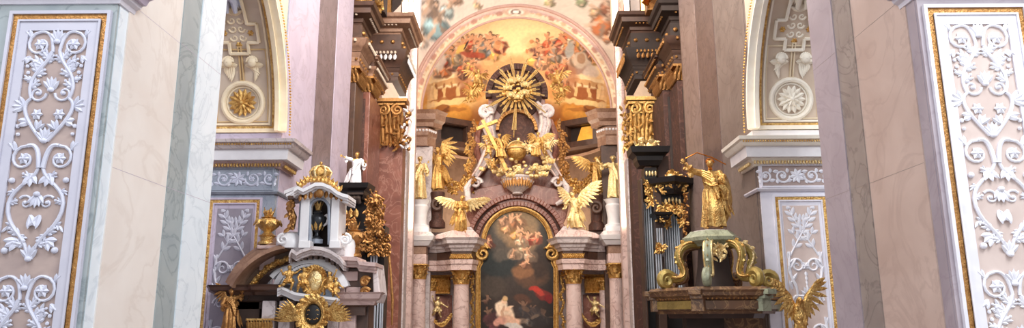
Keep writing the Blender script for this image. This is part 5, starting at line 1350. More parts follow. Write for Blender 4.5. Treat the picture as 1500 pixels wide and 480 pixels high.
    for a, b in zip(w_[:-1], w_[1:]):
        n__ = int((b - a).length / .17)
        for i in range(n__): mb.ell(a.lerp(b, (i + .5) / n__) + V((0, -.12, 0)), .085, 6, 4)
    mb.build('carved_band', M['white'], t)
    t = thing('apse_pier', 'pale rose marble pier behind the ' + sd_ + ' altar statues', 'pier', V((S(620, 240, s, 40).x, 40.2, 0)))
    mb = MB(); x0, x1 = S(598, 240, s, 39.9).x, S(634, 240, s, 39.9).x; mb.box((x0, 39.62, 1.996), (x1, 39.97, Z(212))); mb.build('shaft', M['greypink' if s < 0 else 'umbr'], t, False, .02)
    mb = MB(); x0, x1 = S(604, 240, s, 39.8).x, S(611, 240, s, 39.8).x; mb.box((x0, 39.56, 6), (x1, 39.66, Z(222))); mb.build('raised_strip', M['white' if s < 0 else 'pinkm'], t, False, .02)
    if s > 0:
        mb = MB()
        for q in range(7):
            c_ = S(605, 207 + q * 4.5, s, 39.7); mb.tube([c_ + V((.14 * cos(a), 0, .08 * sin(a))) for a in np.linspace(0, 2 * PI, 9)[:-1]], .035, 5, True)
        mb.build('guilloche', M['white'], t)
    # garland
    t = thing('gilded_garland', 'gilded swag of flowers and leaves hanging on the ' + sd_ + ' side of the altar gable', 'garland', S(665, 260, s, 40.6))
    mb = MB()
    for i in range(60):
        q = i / 59; x = 640 + 50 * q; y = 238 + 30 * sin(PI * q) ** .8 + 6 * q; 
        for _ in range(3):
            c_ = S(x + re.uniform(-3, 3), y + re.uniform(-5, 9 * sin(PI * q) + 4), s, 40.5 + re.uniform(-.15, .15))
            if re.random() < .5: mb.ell(c_, re.uniform(.06, .12), 6, 4)
            else: mb.leaf(c_, c_ + V((re.uniform(-.22, .22), -.1, re.uniform(-.3, .1))), .14, (0, -1, 0), .05, .2, 3)
    mb.build('flowers', M['gold'], t)
    t = thing('gilded_garland', 'vertical gilded flower drop at the ' + sd_ + ' outer edge of the altar gable', 'garland', S(693, 230, s, 40.1))
    mb = MB()
    for i in range(40):
        c_ = S(687 + 4 * sin(i * .5), 196 + 84 * i / 40, s, 40.0); mb.leaf(c_, c_ + V((re.uniform(-.25, .25), -.05, -.25)), .16, (re.uniform(-.4, .4), -1, .1), .06, .3, 3); mb.ell(c_ + V((re.uniform(-.12, .12), -.05, 0)), .08, 6, 4)
    mb.build('flowers', M['goldd' if s > 0 else 'gold'], t)
    # small gilt consoles beside the painting frame
    t = thing('gilded_drop', 'gilded foliage drop beside the ' + sd_ + ' edge of the painting frame', 'ornament', S(692, 460, s, 39.7)); mb = MB()
    for i in range(20):
        c_ = S(692.5 + 1.5 * sin(i), 400 + 80 * i / 20, s, 39.85); mb.leaf(c_, c_ + V((re.uniform(-.15, .15), -.05, -.22)), .16, (0, -1, .1), .06, .25, 3); mb.ell(c_, .08, 6, 4)
    mb.build('foliage', M['gold'], t)
altar_side(-1); altar_side(1)

# statues of the altar
WU = [((-.36, -.1, .34), (-.22, -.02, -.30)), ((.36, -.1, .34), (.22, -.02, -.30))]
K = dict(kL=(-.1, .1, .26), fL=(-.09, -.1, .06), kR=(.08, .16, .34), fR=(.09, .08, .05))
angel(675, 342, 38.75, 58, 'gilded winged angel kneeling on the entablature left of the painting', .25, dict(hL=(-.02, .14, .66), eL=(-.16, .08, .66), hR=(.03, .16, .66), eR=(.16, .1, .66), hed=(.02, .05, .9), **K), seed=7, wings=[((-.42, -.1, .16), (-.1, -.02, -.22)), ((.55, -.1, .18), (.16, -.02, -.26))], wingm='goldl')
angel(842, 337, 38.75, 58, 'gilded winged angel striding on the entablature right of the painting, wings raised', -.3, dict(hL=(-.24, .12, .58), eL=(-.2, .06, .7), hR=(.12, .2, .6), eR=(.18, .06, .66), hed=(-.03, .04, .9), kL=(-.12, .14, .3), fL=(-.16, .1, .08), kR=(.12, -.02, .26), fR=(.26, -.12, .05)), seed=8, wings=[((-.26, -.1, .34), (-.2, -.02, -.16)), ((.36, -.1, .42), (.3, -.02, -.24))], wingm='goldl', m='goldl')
angel(614, 293, 38.6, 66, 'pale gilded robed saint statue on the left attic pedestal', .15, dict(hL=(-.16, .14, .7), eL=(-.2, .04, .62), hR=(.1, .2, .66)), m='goldl', seed=9, beard=True)
angel(641, 280, 39.7, 66, 'gilded angel behind the left saint statue, wing raised high', -.3, dict(hL=(-.3, .1, .7), hR=(.3, .16, .84), eR=(.22, .08, .8)), seed=10, wings=[((-.3, -.1, .28), (-.2, 0, -.26)), ((-.06, -.16, .40), (.24, 0, -.3))])
angel(900, 292, 38.6, 66, 'bright gilded robed saint statue on the right attic pedestal', -.15, dict(hL=(-.32, .1, .86), eL=(-.24, .04, .76), hR=(.14, .2, .6)), m='goldl', seed=12)
angel(874, 284, 39.7, 56, 'gilded angel behind the right saint statue', .4, dict(hL=(-.34, .12, .74), eL=(-.2, .06, .76), hR=(.24, .16, .7)), seed=13, wings=[((-.32, -.1, .22), (-.2, 0, -.26)), ((.3, -.14, .42), (.2, 0, -.3))])
for (x, y, lb) in ((641, 278, 'left'), (873, 282, 'right')):
    t = thing('statue_console', 'dark marble scroll console behind the ' + lb + ' attic pedestal', 'console', P(x, y + 20, 39.3)); p = P(x, y + 3, 39.7)
    MB().lathe((p.x, 39.75, p.z - 2.0), [(.45, 0), (.45, .3), (.3, .5), (.34, 1.4), (.42, 1.9), (.4, 1.98)], 18).build('stem', M['dred'], t)
    mb = MB(); mb.tube([P(x + a * (1 if lb == 'left' else -1), y + 22 - b, 39.3) for a, b in spiral(0, 0, 10, 1.6, 0, 1, .15)], [.14, .07], 7); mb.build('volute', M['umbr'], t)
for (x, y, lb) in ((641, 476, 'left'), (872, 476, 'right')):
    t = thing('gilded_cherub', 'small gilded cherub holding a garland between the ' + lb + ' altar columns', 'statue', P(x, y - 10, 40.0)); putto(t, 32 * m1, .3 if x < 700 else -.3, FLY, 'goldl', wings=False, seed=int(x))
    s = -1 if x < 700 else 1
    t = thing('gilded_garland', 'thin gilded garland trailing from the cherub between the ' + lb + ' altar columns', 'garland', P(x, y - 4, 40.3)); mb = MB()
    for i in range(26):
        q = i / 25; c_ = P(x - s * (-6 + 26 * q), y - 8 + 10 * sin(PI * q) - 8 * q, 40.3); mb.ell(c_ + V((0, 0, re.uniform(-.05, .05))), re.uniform(.06, .1), 6, 4); mb.leaf(c_, c_ + V((.05, -.08, -.16)), .1, (0, -1, 0), .03, .1, 3)
    mb.build('flowers', M['gold'], t)

# ------------------------------------------------------------------ left side altar with lantern tabernacle
YL = 16.6
mL = (P(560, 300, YL) - P(460, 300, YL)).length / 100
def lp(mb, pts, Y, d): mb.prism([P(x, y, Y) for x, y in pts], [P(x, y, Y) + V((0, d, 0)) for x, y in pts]); return mb
def xz(px, py, Y): p = P(px, py, Y); return p.x, p.z
def lbox(mb, px0, px1, py0, py1, Y0, Y1, full=False):
    ym = (py0 + py1) / 2
    x0 = P(px0, ym, Y0).x; x1 = P(px1, ym, Y0).x; z0 = P((px0 + px1) / 2, py1, Y0).z; z1 = P((px0 + px1) / 2, py0, Y0).z
    return mb.box((x0, Y0, 0 if full else z0), (x1, Y1, z1))
rf = random.Random(77)
t = thing('side_altar', 'baroque side altar with brown curved pediment and white mouldings in front of the left pier', 'altar', P(440, 480, YL))
lbox(MB(), 352, 540, 428, 480, YL + .25, YL + .9, True).build('body', M['umbr'], t, False, .02)
mb = lbox(MB(), 383, 402, 440, 480, YL - .05, YL + .4, True); lbox(mb, 408, 425, 440, 480, YL - .1, YL + .3, True); lbox(mb, 480, 493, 440, 480, YL - .1, YL + .3, True); mb.build('white_pier', M['greypink'], t, False, .02)
mb = lbox(MB(), 345, 380, 440, 480, YL + .1, YL + .5, True); mb.build('dark_pier', M['dark'], t, False, .02)
mb = lbox(MB(), 497, 521, 440, 480, YL + .1, YL + .5, True); mb.build('rose_pier', M['pinkm'], t, False, .02)
# main cornice left, brown
Z = lambda py: P(400, py, YL).z
def run(pts, zpy, prof, name, m_, smooth=False):
    z = Z(zpy); w_ = [V((P(px, 430, y).x, y, z)) for px, y in pts]; return MB().sweep(w_, prof).build(name, M[m_], t, smooth)
h1 = Z(417) - Z(432)
run([(316, YL + .9), (318, YL), (372, YL), (376, YL - .12), (408, YL - .12), (412, YL + .1)], 432, [(-.4, 0), (.02, 0), (.06, h1 * .3), (.16, h1 * .5), (.18, h1 * .8), (.22, h1), (-.4, h1)], 'cornice', 'umbr')
h2 = Z(432) - Z(452)
run([(340, YL + .7), (343, YL + .1), (412, YL + .1)], 452, [(-.2, 0), (.0, 0), (.0, h2 * .5), (.05, h2 * .6), (.1, h2), (-.2, h2)], 'frieze', 'dark')
run([(495, YL - .1), (548, YL - .1), (552, YL + .8)], 447, [(-.3, 0), (.0, 0), (.04, .08), (.12, .14), (.16, .24), (.2, .28), (-.3, .28)], 'right_cornice', 'pinkm')
run([(495, YL + .0), (536, YL + .0), (540, YL + .8)], 462, [(-.3, 0), (.0, 0), (.0, .18), (.06, .24), (-.3, .26)], 'right_frieze', 'umbr')
# curved broken pediment, left half
def curve_band(name, m_, cx, cy, rx, ry, a0, a1, prof, Y, n=18, tt=None):
    pts = [P(cx + rx * cos(a0 + (a1 - a0) * i / n), cy - ry * sin(a0 + (a1 - a0) * i / n), Y) for i in range(n + 1)]
    pts = [V((p.x, Y, p.z)) for p in pts]
    return MB().sweep(pts, prof, (0, -1, 0)).build(name, M[m_], tt or t, True)
# arc centre (450, 465): left end (347, 415), top end (425, 362)
curve_band('curved_pediment', 'sand', 446, 462, 106, 101, PI - .42, PI / 2 + .20, [(-.30, -.5), (-.30, .1), (-.22, .14), (-.20, .24), (-.08, .28), (-.06, .40), (.04, .44), (.06, .54), (.06, -.5)], YL + .15)
curve_band('inner_moulding', 'umbr', 446, 462, 84, 79, PI - .30, PI / 2 + .22, [(-.14, -.4), (-.14, .05), (0, .12), (.04, .22), (.04, -.4)], YL + .2)
curve_band('pediment_soffit', 'brownst', 446, 462, 96, 90, PI - .40, PI / 2 + .2, [(-.30, -.45), (-.30, 0), (.16, 0), (.16, -.45)], YL + .25)
mb = MB()
for q in range(18):
    a = PI - .55 - q * .05; c_ = P(446 + 90 * cos(a), 462 - 85 * sin(a), YL + .12)
    mb.leaf(c_, c_ + V((.22 * sin(a) + rf.uniform(-.05, .1), -.06, .12 + rf.uniform(-.1, .05))), .14, (0, -1, 0), .05, .25, 3); mb.ell(c_ + V((0, -.05, 0)), .06, 6, 4)
mb.build('gilded_leaves', M['gold'], t)
curve_band('dentil_band', 'white', 452, 440, 64, 56, PI - .62, PI / 2 + .3, [(-.1, -.3), (-.1, .02), (.02, .06), (.02, -.3)], YL + .12)
# tympanum with dentilled white arch
mb = MB(); lp(mb, [(402, 424), (404, 404), (420, 388), (440, 378), (462, 374), (482, 380), (497, 392), (500, 436), (496, 440)], YL + .22, .3); mb.build('tympanum', M['bluegrey'], t, False)
curve_band('tympanum_arch', 'white', 456, 440, 54, 58, PI - .35, .35, [(-.08, -.3), (-.08, .06), (.06, .12), (.06, -.3)], YL + .1)
mb = MB()
for q in range(30):
    a = PI - .4 - q * (PI - .8) / 29; c_ = P(456 + 48 * cos(a), 440 - 52 * sin(a), YL + .05); mb.box(c_ - V((.03, .05, .03)), c_ + V((.03, .05, .03)))
mb.build('dentil_row', M['white'], t, False)
# white broken moulding above
def band_px(name, top, th, Y, d, m_, bv=.03):
    # a moulding that follows a polyline in elevation: three fillets
    mb = MB()
    for k, (f0, f1, dy) in enumerate(((0, .38, -.16), (.38, .7, -.06), (.7, 1, 0))):
        a = [(x, y + th * f0) for x, y in top]; b_ = [(x, y + th * f1) for x, y in top]
        for i in range(len(a) - 1): lp(mb, [a[i], a[i + 1], b_[i + 1], b_[i]], Y + dy, d - dy)
    return mb.build(name, M[m_], t, False, 0)
band_px('raised_moulding', [(423, 372), (427, 364), (434, 369), (441, 365), (456, 360), (470, 361), (484, 366), (496, 374), (503, 383)], 13, YL - .25, .6, 'greypink')
band_px('right_moulding', [(496, 375), (523, 376), (526, 382), (550, 384)], 15, YL - .05, .8, 'pinkm')
mb = MB()
for q in range(9):
    c_ = P(432 + q * 8, 380 - 4 * sin(q / 8 * PI) + (q > 5) * (q - 5) * 3, YL - .05); mb.box(c_ - V((.035, .08, .05)), c_ + V((.035, .12, .05)))
mb.build('modillions', M['umbr'], t, False)
# white shelf under the cartouche
mb = MB()
for k, (dz, dy) in enumerate(((0, -.12), (4, -.04), (8, .0))):
    top = [(406, 422 + dz), (412, 419 + dz), (432, 428 + dz), (462, 432 + dz), (495, 436 + dz)]
    for i in range(4): lp(mb, [top[i], top[i + 1], (top[i + 1][0], top[i + 1][1] + 4), (top[i][0], top[i][1] + 4)], YL - .25 + dy, .6)
mb.build('white_shelf', M['white'], t, False)
# right hand panels
lbox(MB(), 496, 552, 392, 440, YL + .25, YL + .9).build('right_body', M['umbr'], t, False, .02)
mb = MB()
for (a, b_, c_, d_) in ((497, 505, 420, 440), (506, 528, 420, 440), (497, 524, 397, 411)): lbox(mb, a, b_, c_, d_, YL + .18, YL + .3)
mb.build('right_panel', M['pinkm'], t, False, .02)
for (y, lb) in ((412, 0), (428, 1)):
    mb = MB(); rt(mb, Plane(P(535, y, YL + .1), (1, 0, 0), (0, 0, 1), (0, -1, 0)), spiral(0, 0, .11, 1.4, .4), [.05, .03], 6); mb.leaf(P(529, y + 5, YL + .1), P(542, y - 4, YL + .1), .14, (0, -1, 0)); mb.build('gilded_bracket', M['goldd'], t)
mb = MB(); lp(mb, [(545, 384), (552, 384), (557, 430), (552, 444), (547, 440)], YL + .1, .9); mb.build('right_end_scroll', M['greypink'], t, False, .03)
# cartouche and putti over the shelf
t2 = thing('gilded_cartouche', 'gilded oval cartouche set in the tympanum of the left side altar', 'ornament', P(461, 430, YL - .1))
c_ = P(461, 411, YL - .12)
mb = MB(); mb.ell(c_, (.19, .08, .24), 20, 12); mb.build('oval_shield', M['goldl'], t2)
mb = MB(); F = Plane(c_, (1, 0, 0), (0, 0, 1), (0, -1, 0)); rt(mb, F, [(.23 * cos(a), .28 * sin(a)) for a in np.linspace(0, 2 * PI, 25)], .05, 6)
for q in range(22): a = q * PI / 11; mb.leaf(c_ + V((.22 * cos(a), -.02, .27 * sin(a))), c_ + V((.31 * cos(a + .2), -.05, .36 * sin(a + .2))), .11, (0, -1, 0), .05, .25, 3)
mb.build('scrolled_rim', M['gold'], t2)
for (x, y, h, ya, jj, lb) in ((422, 427, 34, .5, dict(hR=(.34, .1, .78), eR=(.22, .06, .68), kL=(-.2, .14, .26), fL=(-.34, .02, .2), kR=(.1, .2, .3), fR=(.06, .16, .1)), 'reclining gilded putto at the far left of the tympanum cartouche'), (444, 430, 34, .2, CRAWL, 'gilded putto leaning on the left side of the tympanum cartouche'),
                         (482, 434, 32, -.4, CRAWL, 'gilded putto leaning on the right side of the tympanum cartouche'), (491, 438, 28, -.2, FLY, 'small gilded putto at the far right of the tympanum cartouche')):
    t2 = thing('gilded_putto', lb, 'statue', P(x, y, YL - .3)); putto(t2, h * 1.12 * mL, ya, jj, 'gold', wings=False, seed=int(x), low=False)
# lower cartouche with palm leaves
t2 = thing('gilded_cartouche', 'round gilded cartouche with dark centre, at the bottom edge left of centre', 'ornament', P(459, 478, YL - .3)); c_ = P(459, 460, YL - .3)
mb = MB().ell(c_, (.2, .07, .24), 20, 10); mb.build('dark_oval', M['black'], t2)
mb = MB(); F = Plane(c_, (1, 0, 0), (0, 0, 1), (0, -1, 0)); rt(mb, F, [(.25 * cos(a), .30 * sin(a)) for a in np.linspace(0, 2 * PI, 25)], [.075], 8)
for q in range(18): a = q * PI / 9; mb.leaf(c_ + V((.26 * cos(a), -.06, .3 * sin(a))), c_ + V((.40 * cos(a + .3), -.08, .46 * sin(a + .3))), .15, (0, -1, 0), .05, .25, 3)
mb.ell(c_ + V((0, -.05, .33)), (.14, .08, .09), 8, 6); mb.build('gilded_rim', M['gold'], t2)
for k in range(3): 
    mb = MB(); rt(mb, F, [(-.12 + .24 * i / 8, -.1 + k * .09 + .02 * sin(i * 2)) for i in range(9)], .014, 5, 3.5); mb.build('monogram_line', M['gold'], t2)
for s in (-1, 1):
    mb = MB()
    for q in range(9):
        a = (.05 + q * .14); p0 = c_ + V((s * .25, .0, -.1)); p1 = p0 + V((s * .62 * cos(a - .1), -.05 - .02 * q, .50 * sin(a - .1) + .0))
        mb.leaf(p0, p1, .10, (0, -1, .2), .03, -.05, 4)
    mb.build('palm_leaves', M['gold'], t2)
# lantern tabernacle
t = thing('lantern_tabernacle', 'white arched lantern tabernacle on top of the left side altar', 'tabernacle', P(466, 366, YL))
YT = YL + .0
mb = lbox(MB(), 439, 452, 288, 362, YT - .35, YT - .1); lbox(mb, 484, 496, 288, 362, YT - .35, YT - .1); lbox(mb, 437, 454, 352, 363, YT - .42, YT - .1); lbox(mb, 482, 498, 352, 363, YT - .42, YT - .1)
lbox(mb, 437, 454, 284, 291, YT - .42, YT - .1); lbox(mb, 482, 499, 284, 291, YT - .42, YT - .1); mb.build('front_pilaster', M['white'], t, False, .015)
mb = MB()
arch = arcpx(468, 306, 14, PI, 0, 14, ry=15)
outer = [(452, 282)] + [(455 + i * 2, 279 - 3 * sin(i / 13 * PI)) for i in range(13)] + [(484, 282)]
# spandrel wall round the niche: strips between arch and top
for i in range(14): lp(mb, [outer[i], outer[i + 1], arch[i + 1], arch[i]], YT - .28, .2)
lp(mb, [(452, 282), (454, 306), (454, 362), (452, 362)], YT - .28, .2); lp(mb, [(482, 306), (484, 282), (484, 362), (482, 362)], YT - .28, .2); mb.build('niche_wall', M['white'], t, False)
mb = MB(); mb.tube([P(x, y, YT - .3) for x, y in [(454, 358)] + arch + [(482, 358)]], .035, 6); mb.build('niche_moulding', M['bluegrey'], t)
lbox(MB(), 437, 499, 292, 362, YT + .35, YT + .45).build('niche_back', M['dark'], t, False)
lbox(MB(), 494, 499, 290, 360, YT - .1, YT + .4).build('right_side', M['white'], t, False)
lbox(MB(), 437, 441, 290, 360, YT - .1, YT + .4).build('left_side', M['bluegrey'], t, False)
# curved roof cornice
top = [(430, 276), (436, 272), (444, 276), (452, 272), (462, 267), (472, 267), (484, 272), (493, 279), (502, 283), (510, 285)]
mb = MB()
for (dz, hh, dy) in ((0, 5, -.62), (5, 4, -.52), (9, 4, -.42)):
    for i in range(len(top) - 1): lp(mb, [(top[i][0], top[i][1] + dz), (top[i + 1][0], top[i + 1][1] + dz), (top[i + 1][0], top[i + 1][1] + dz + hh), (top[i][0], top[i][1] + dz + hh)], YT + dy, .55 - dy * .4)
for (dz, hh, o) in ((0, 5, 0), (5, 4, 3), (9, 4, 5)): lp(mb, [(416 + o, 279 + dz), (436, 271 + dz), (436, 271 + dz + hh), (416 + o, 279 + dz + hh)], YT - .1, .7)
mb.build('curved_roof', M['white'], t, False)
mb = MB()
for q in range(9):
    x = 440 + q * 7.6; y = 288 - 5 * sin(q / 8 * PI); c_ = P(x, y, YT - .42); mb.leaf(c_ + V((0, 0, .05)), c_ - V((0, .02, .12)), .1, (0, -1, 0), .05, .1, 3)
c_ = P(468, 283, YT - .5); mb.ell(c_, (.1, .06, .1), 8, 6); mb.build('gilded_drops', M['goldd'], t)
lbox(MB(), 421, 440, 286, 292, YT - .2, YT + .4).build('left_bracket_block', M['umbr'], t, False, .02)
mb = MB(); mb.tube([P(x, y, YT - .1) for x, y in ((428, 292), (424, 305), (430, 318), (427, 335))], [.05, .09, .08, .07], 7)
for q in range(12): c_ = P(427 + 3 * sin(q), 294 + q * 3.6, YT - .15); mb.leaf(c_, c_ + V((rf.uniform(-.12, .12), -.05, -.12)), .1, (0, -1, 0), .04, .2, 3); mb.ell(c_, .05, 6, 4)
mb.build('gilded_volute', M['goldd'], t)
# rounded white shoulders
for s, cx in ((-1, 423), (1, 503)):
    mb = MB(); c_ = P(cx, 362, YT - .1)
    mb.lathe((c_.x, c_.y + .15, c_.z), [(.33, -.02), (.34, .1), (.31, .2), (.24, .3), (.14, .36), (.02, .37)] if s < 0 else [(.22, -.25), (.24, .0), (.22, .16), (.15, .26), (.02, .3)], 24)
    mb.tube([c_ + V((a * 1.1 + s * .08, -.19, b + .16)) for a, b in spiral(0, 0, .13, 1.4, PI / 2, -s, .2)], [.035, .02], 6)
    mb.build('white_shoulder', M['white'], t)
mb = lbox(MB(), 428, 505, 361, 374, YT - .2, YT + .45); mb.build('footing', M['greypink'], t, False, .02)
# urn
t = thing('urn', 'dark bronze urn with white scroll handles and gilt finial in the lantern niche', 'urn', P(464, 357, YT - .05)); c_ = P(464, 350, YT - .05)
k_ = mL
MB().lathe((c_.x, c_.y, c_.z), [(.14, -.10), (.14, 0)], 4).build('plinth', M['bluegrey'], t, False)
MB().lathe((c_.x, c_.y, c_.z), [(.11, 0), (.11, .03), (.05, .08), (.04, .14), (.09, .2), (.17, .34), (.185, .46), (.15, .54), (.09, .58), (.11, .62), (.06, .66)], 20).build('bowl', M['urn'], t)
for s in (-1, 1):
    mb = MB(); mb.tube([c_ + V((s * x, -.02, z)) for x, z in ((.14, .30), (.22, .36), (.25, .48), (.20, .56), (.16, .53))], [.025, .03, .035, .03, .02], 7); mb.build('handle', M['white'], t)
mb = MB(); mb.ell(c_ + V((0, 0, .72)), (.07, .07, .09), 8, 6)
for q in range(8): a = q * PI / 4; mb.leaf(c_ + V((.03 * cos(a), .03 * sin(a), .66)), c_ + V((.09 * cos(a), .09 * sin(a), .86)), .07, (cos(a), sin(a), 0), .02, .1, 3)
for q in range(8): a = q * PI / 4; mb.leaf(c_ + V((.10 * cos(a), .10 * sin(a), .2)), c_ + V((.19 * cos(a), .19 * sin(a), .38)), .08, (cos(a), sin(a), -.3), .02, .0, 3)
mb.build('gilded_finial', M['gold'], t)
# gilded crown on the roof
t = thing('crown_finial', 'gilded crown-shaped finial with cresting on the lantern roof', 'finial', P(469, 267, YT - .1)); c_ = P(469, 266, YT - .1); k = .78
MB().lathe((c_.x, c_.y, c_.z), [(r * k, z * k) for r, z in ((.16, -.02), (.2, .03), (.12, .1), (.14, .13), (.26, .2), (.28, .3), (.2, .38), (.1, .42), (.05, .44), (.06, .48), (.02, .52))], 20, lambda q, z: 1 + .07 * cos(8 * q)).build('bulb', M['gold'], t)
for q in range(6):
    a = q * PI / 3 + .2; mb = MB(); mb.tube([c_ + V((r * cos(a), r * sin(a), z)) * k for r, z in ((.16, .08), (.27, .14), (.32, .28), (.22, .42), (.06, .48))] if False else [c_ + V((r * k * cos(a), r * k * sin(a), z * k)) for r, z in ((.16, .08), (.27, .14), (.32, .28), (.22, .42), (.06, .48))], [.025, .03, .025, .025, .025], 6); mb.build('crown_arch', M['goldl'], t)
MB().ell(c_ + V((0, 0, .56 * k)), .04, 8, 6).build('ball', M['gold'], t)
mb = MB()
for (dx, dz) in ((-.42, -.1), (-.34, -.04), (-.26, .02), (-.18, .03), (-.1, .03), (0, .03), (.1, .02), (.18, .0), (.26, -.04), (.36, -.1), (.47, -.2)):
    for q in range(3): mb.leaf(c_ + V((dx, -.1, dz - .06)), c_ + V((dx + (q - 1) * .09, -.14, dz + .09)), .08, (0, -1, 0), .03, .1, 3)
    mb.ell(c_ + V((dx, -.12, dz)), .06, 7, 5)
mb.build('cresting', M['gold'], t)
# flaming vases
def vase(px, py, Y, H, label, m_='gold'):
    t = thing('gilded_vase', label, 'vase', P(px, py, Y)); c_ = P(px, py, Y); k = H
    MB().lathe((c_.x, c_.y, c_.z), [(r * k, z * k) for r, z in ((.24, 0), (.24, .06), (.17, .1), (.19, .2), (.24, .23), (.15, .28), (.10, .34), (.2, .42), (.3, .52), (.31, .6), (.24, .68), (.16, .7), (.2, .73), (.1, .76))], 22, lambda q, z: 1 + (.04 * cos(10 * q) if z > .36 * k else 0)).build('bowl', M[m_], t)
    mb = MB(); mb.ell(c_ + V((0, 0, .83 * k)), (.12 * k, .12 * k, .12 * k), 8, 6)
    for q in range(10): a = q * PI / 5; mb.leaf(c_ + V((.08 * k * cos(a), .08 * k * sin(a), .74 * k)), c_ + V((.13 * k * cos(a + .4), .13 * k * sin(a + .4), (1.0 - .1 * (q % 2)) * k)), .1 * k, (cos(a), sin(a), 0), .03 * k, .1, 3)
    for q in range(9): a = q * 2 * PI / 9; mb.leaf(c_ + V((.29 * k * cos(a), .29 * k * sin(a), .64 * k)), c_ + V((.36 * k * cos(a), .36 * k * sin(a), .5 * k)), .14 * k, (cos(a), sin(a), .3), .05 * k, .1, 3)
    mb.build('gilded_foliage', M[m_], t); return t
vase(391, 358, YL + .1, 54 * mL, 'bulbous gilded vase in front of the grey branch panel, left of the lantern')
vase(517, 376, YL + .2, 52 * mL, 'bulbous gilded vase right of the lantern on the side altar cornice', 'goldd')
t = thing('vase_pedestal', 'small brown stone block under the gilded vase left of the lantern', 'pedestal', P(391, 366, YL + .3)); mb = lbox(MB(), 376, 406, 359, 364, YL - .15, YL + .45); lbox(mb, 380, 402, 364, 396, YL + .2, YL + .4); mb.build('block', M['pinkm'], t, False, .02)
# gilded figure at the far left end, gilt foliage capital
t = thing('gilded_angel', 'dark gilded winged angel at the left end of the side altar, by the pier panel', 'statue', P(334, 492, YL - .1)); figure(t, 66 * mL, .6, dict(hR=(.2, .12, .9), eR=(.2, .06, .84), hL=(-.1, .18, .6)), 'goldd', robe=1, wings=[((-.10, -.1, .28), (-.08, 0, -.2)), ((.10, -.1, .34), (.1, 0, -.26))], seed=17)
t = thing('gilded_capital', 'gilt leaf capital at the bottom edge under the brown left cornice', 'capital', P(378, 480, YL)); mb = MB()
for q in range(9): c_ = P(364 + q * 4, 482, YL - .02); mb.leaf(c_, P(364 + q * 4.2, 469, YL - .12), .11, (0, -1, 0), .04, .15, 4)
lbox(mb, 360, 402, 466, 469, YL - .2, YL + .1); mb.build('leaves', M['gold'], t)

# ------------------------------------------------------------------ organs in the choir
def pipe(t_, px, y0, y1, Y, r, mouth=True):
    p = P(px, y1, Y); z1 = P(px, y0, Y).z; z0 = p.z; 
    mb = MB().lathe((p.x, Y, z0), [(r * .25, -.35), (r, 0), (r, .02), (r, z1 - z0)], 12)
    mb.build('pipe', M['pipe'], t_)
YO = 24.2
def obox(mb, a, b_, c_, d_, Y0, Y1): return lbox(mb, a, b_, c_, d_, Y0, Y1)
t = thing('organ', 'dark organ case with tall tin pipes and gilt carving, left of pulpit canopy', 'organ', P(975, 480, YO))
# case
lbox(MB(), 945, 1000, 258, 480, YO + .5, YO + 1.4, True).build('case_back', M['black'], t, False)
for (a, b_) in ((943, 946), (961, 973), (1000, 1002)):
    lbox(MB(), a, b_, 262, 480, YO - .1, YO + .6, True).build('case_post', M['case'], t, False, .02)
mO = (P(1000, 300, YO) - P(900, 300, YO)).length / 100
for i, x in enumerate((948, 951.5, 955, 958.5)): pipe(t, x, 296 + i * 1.5, 420, YO + .25, 1.55 * mO)
for i, x in enumerate((975, 978.5, 982, 985.5, 989, 992.5, 996, 999)): pipe(t, x, 322 - 12 * sin(PI * i / 7), 424, YO + .25, 1.6 * mO)
for i, x in enumerate((963.5, 967, 970.5)): pipe(t, x, 334, 360, YO - .2, 1.5 * mO); 
for i, x in enumerate((963.5, 967, 970.5)): pipe(t, x, 372, 424, YO - .2, 1.5 * mO)
def cor(name, pts, zpy, sc_, m_='black'):
    z = P(975, zpy, YO).z; MB().sweep([V((P(px, zpy, YO).x, YO + dy, z)) for px, dy in pts], [(-.2, 0), (.02 * sc_, 0), (.1 * sc_, .14 * sc_), (.12 * sc_, .26 * sc_), (.26 * sc_, .34 * sc_), (.3 * sc_, .5 * sc_), (-.2, .5 * sc_)]).build(name, M[m_], t, False)
cor('upper_cornice', [(937, .5), (937, -.1), (964, -.1), (964, .5)], 243, 1.2); cor('middle_cornice', [(963, .6), (963, 0), (983, -.35), (1004, 0), (1004, .6)], 286, 1.1); cor('post_cornice', [(960, .4), (960, -.4), (975, -.4), (975, .4)], 324, .5)
lbox(MB(), 944, 962, 245, 266, YO - .02, YO + .6).build('upper_frieze', M['black'], t, False)
mb = MB(); lp(mb, [(963, 285), (1004, 285), (1004, 316), (996, 305), (983, 298), (972, 305), (963, 318)], YO - .02, .5); mb.build('middle_frieze', M['black'], t, False)
mb = MB(); lbox(mb, 963, 980, 228, 262, YO + .3, YO + 1.2); mb.build('upper_stage', M['umbr'], t, False, .02)
mb = MB()
for q in range(4): mb.ell(P(947 + q * 4.4, 254, YO - .06), (.04, .04, .1), 6, 5)
for q in range(5): mb.ell(P(975 + q * 5.2, 295 - 3 * sin(q / 4 * PI), YO - .08), (.045, .04, .1), 6, 5)
mb.build('gilded_studs', M['goldl'], t)
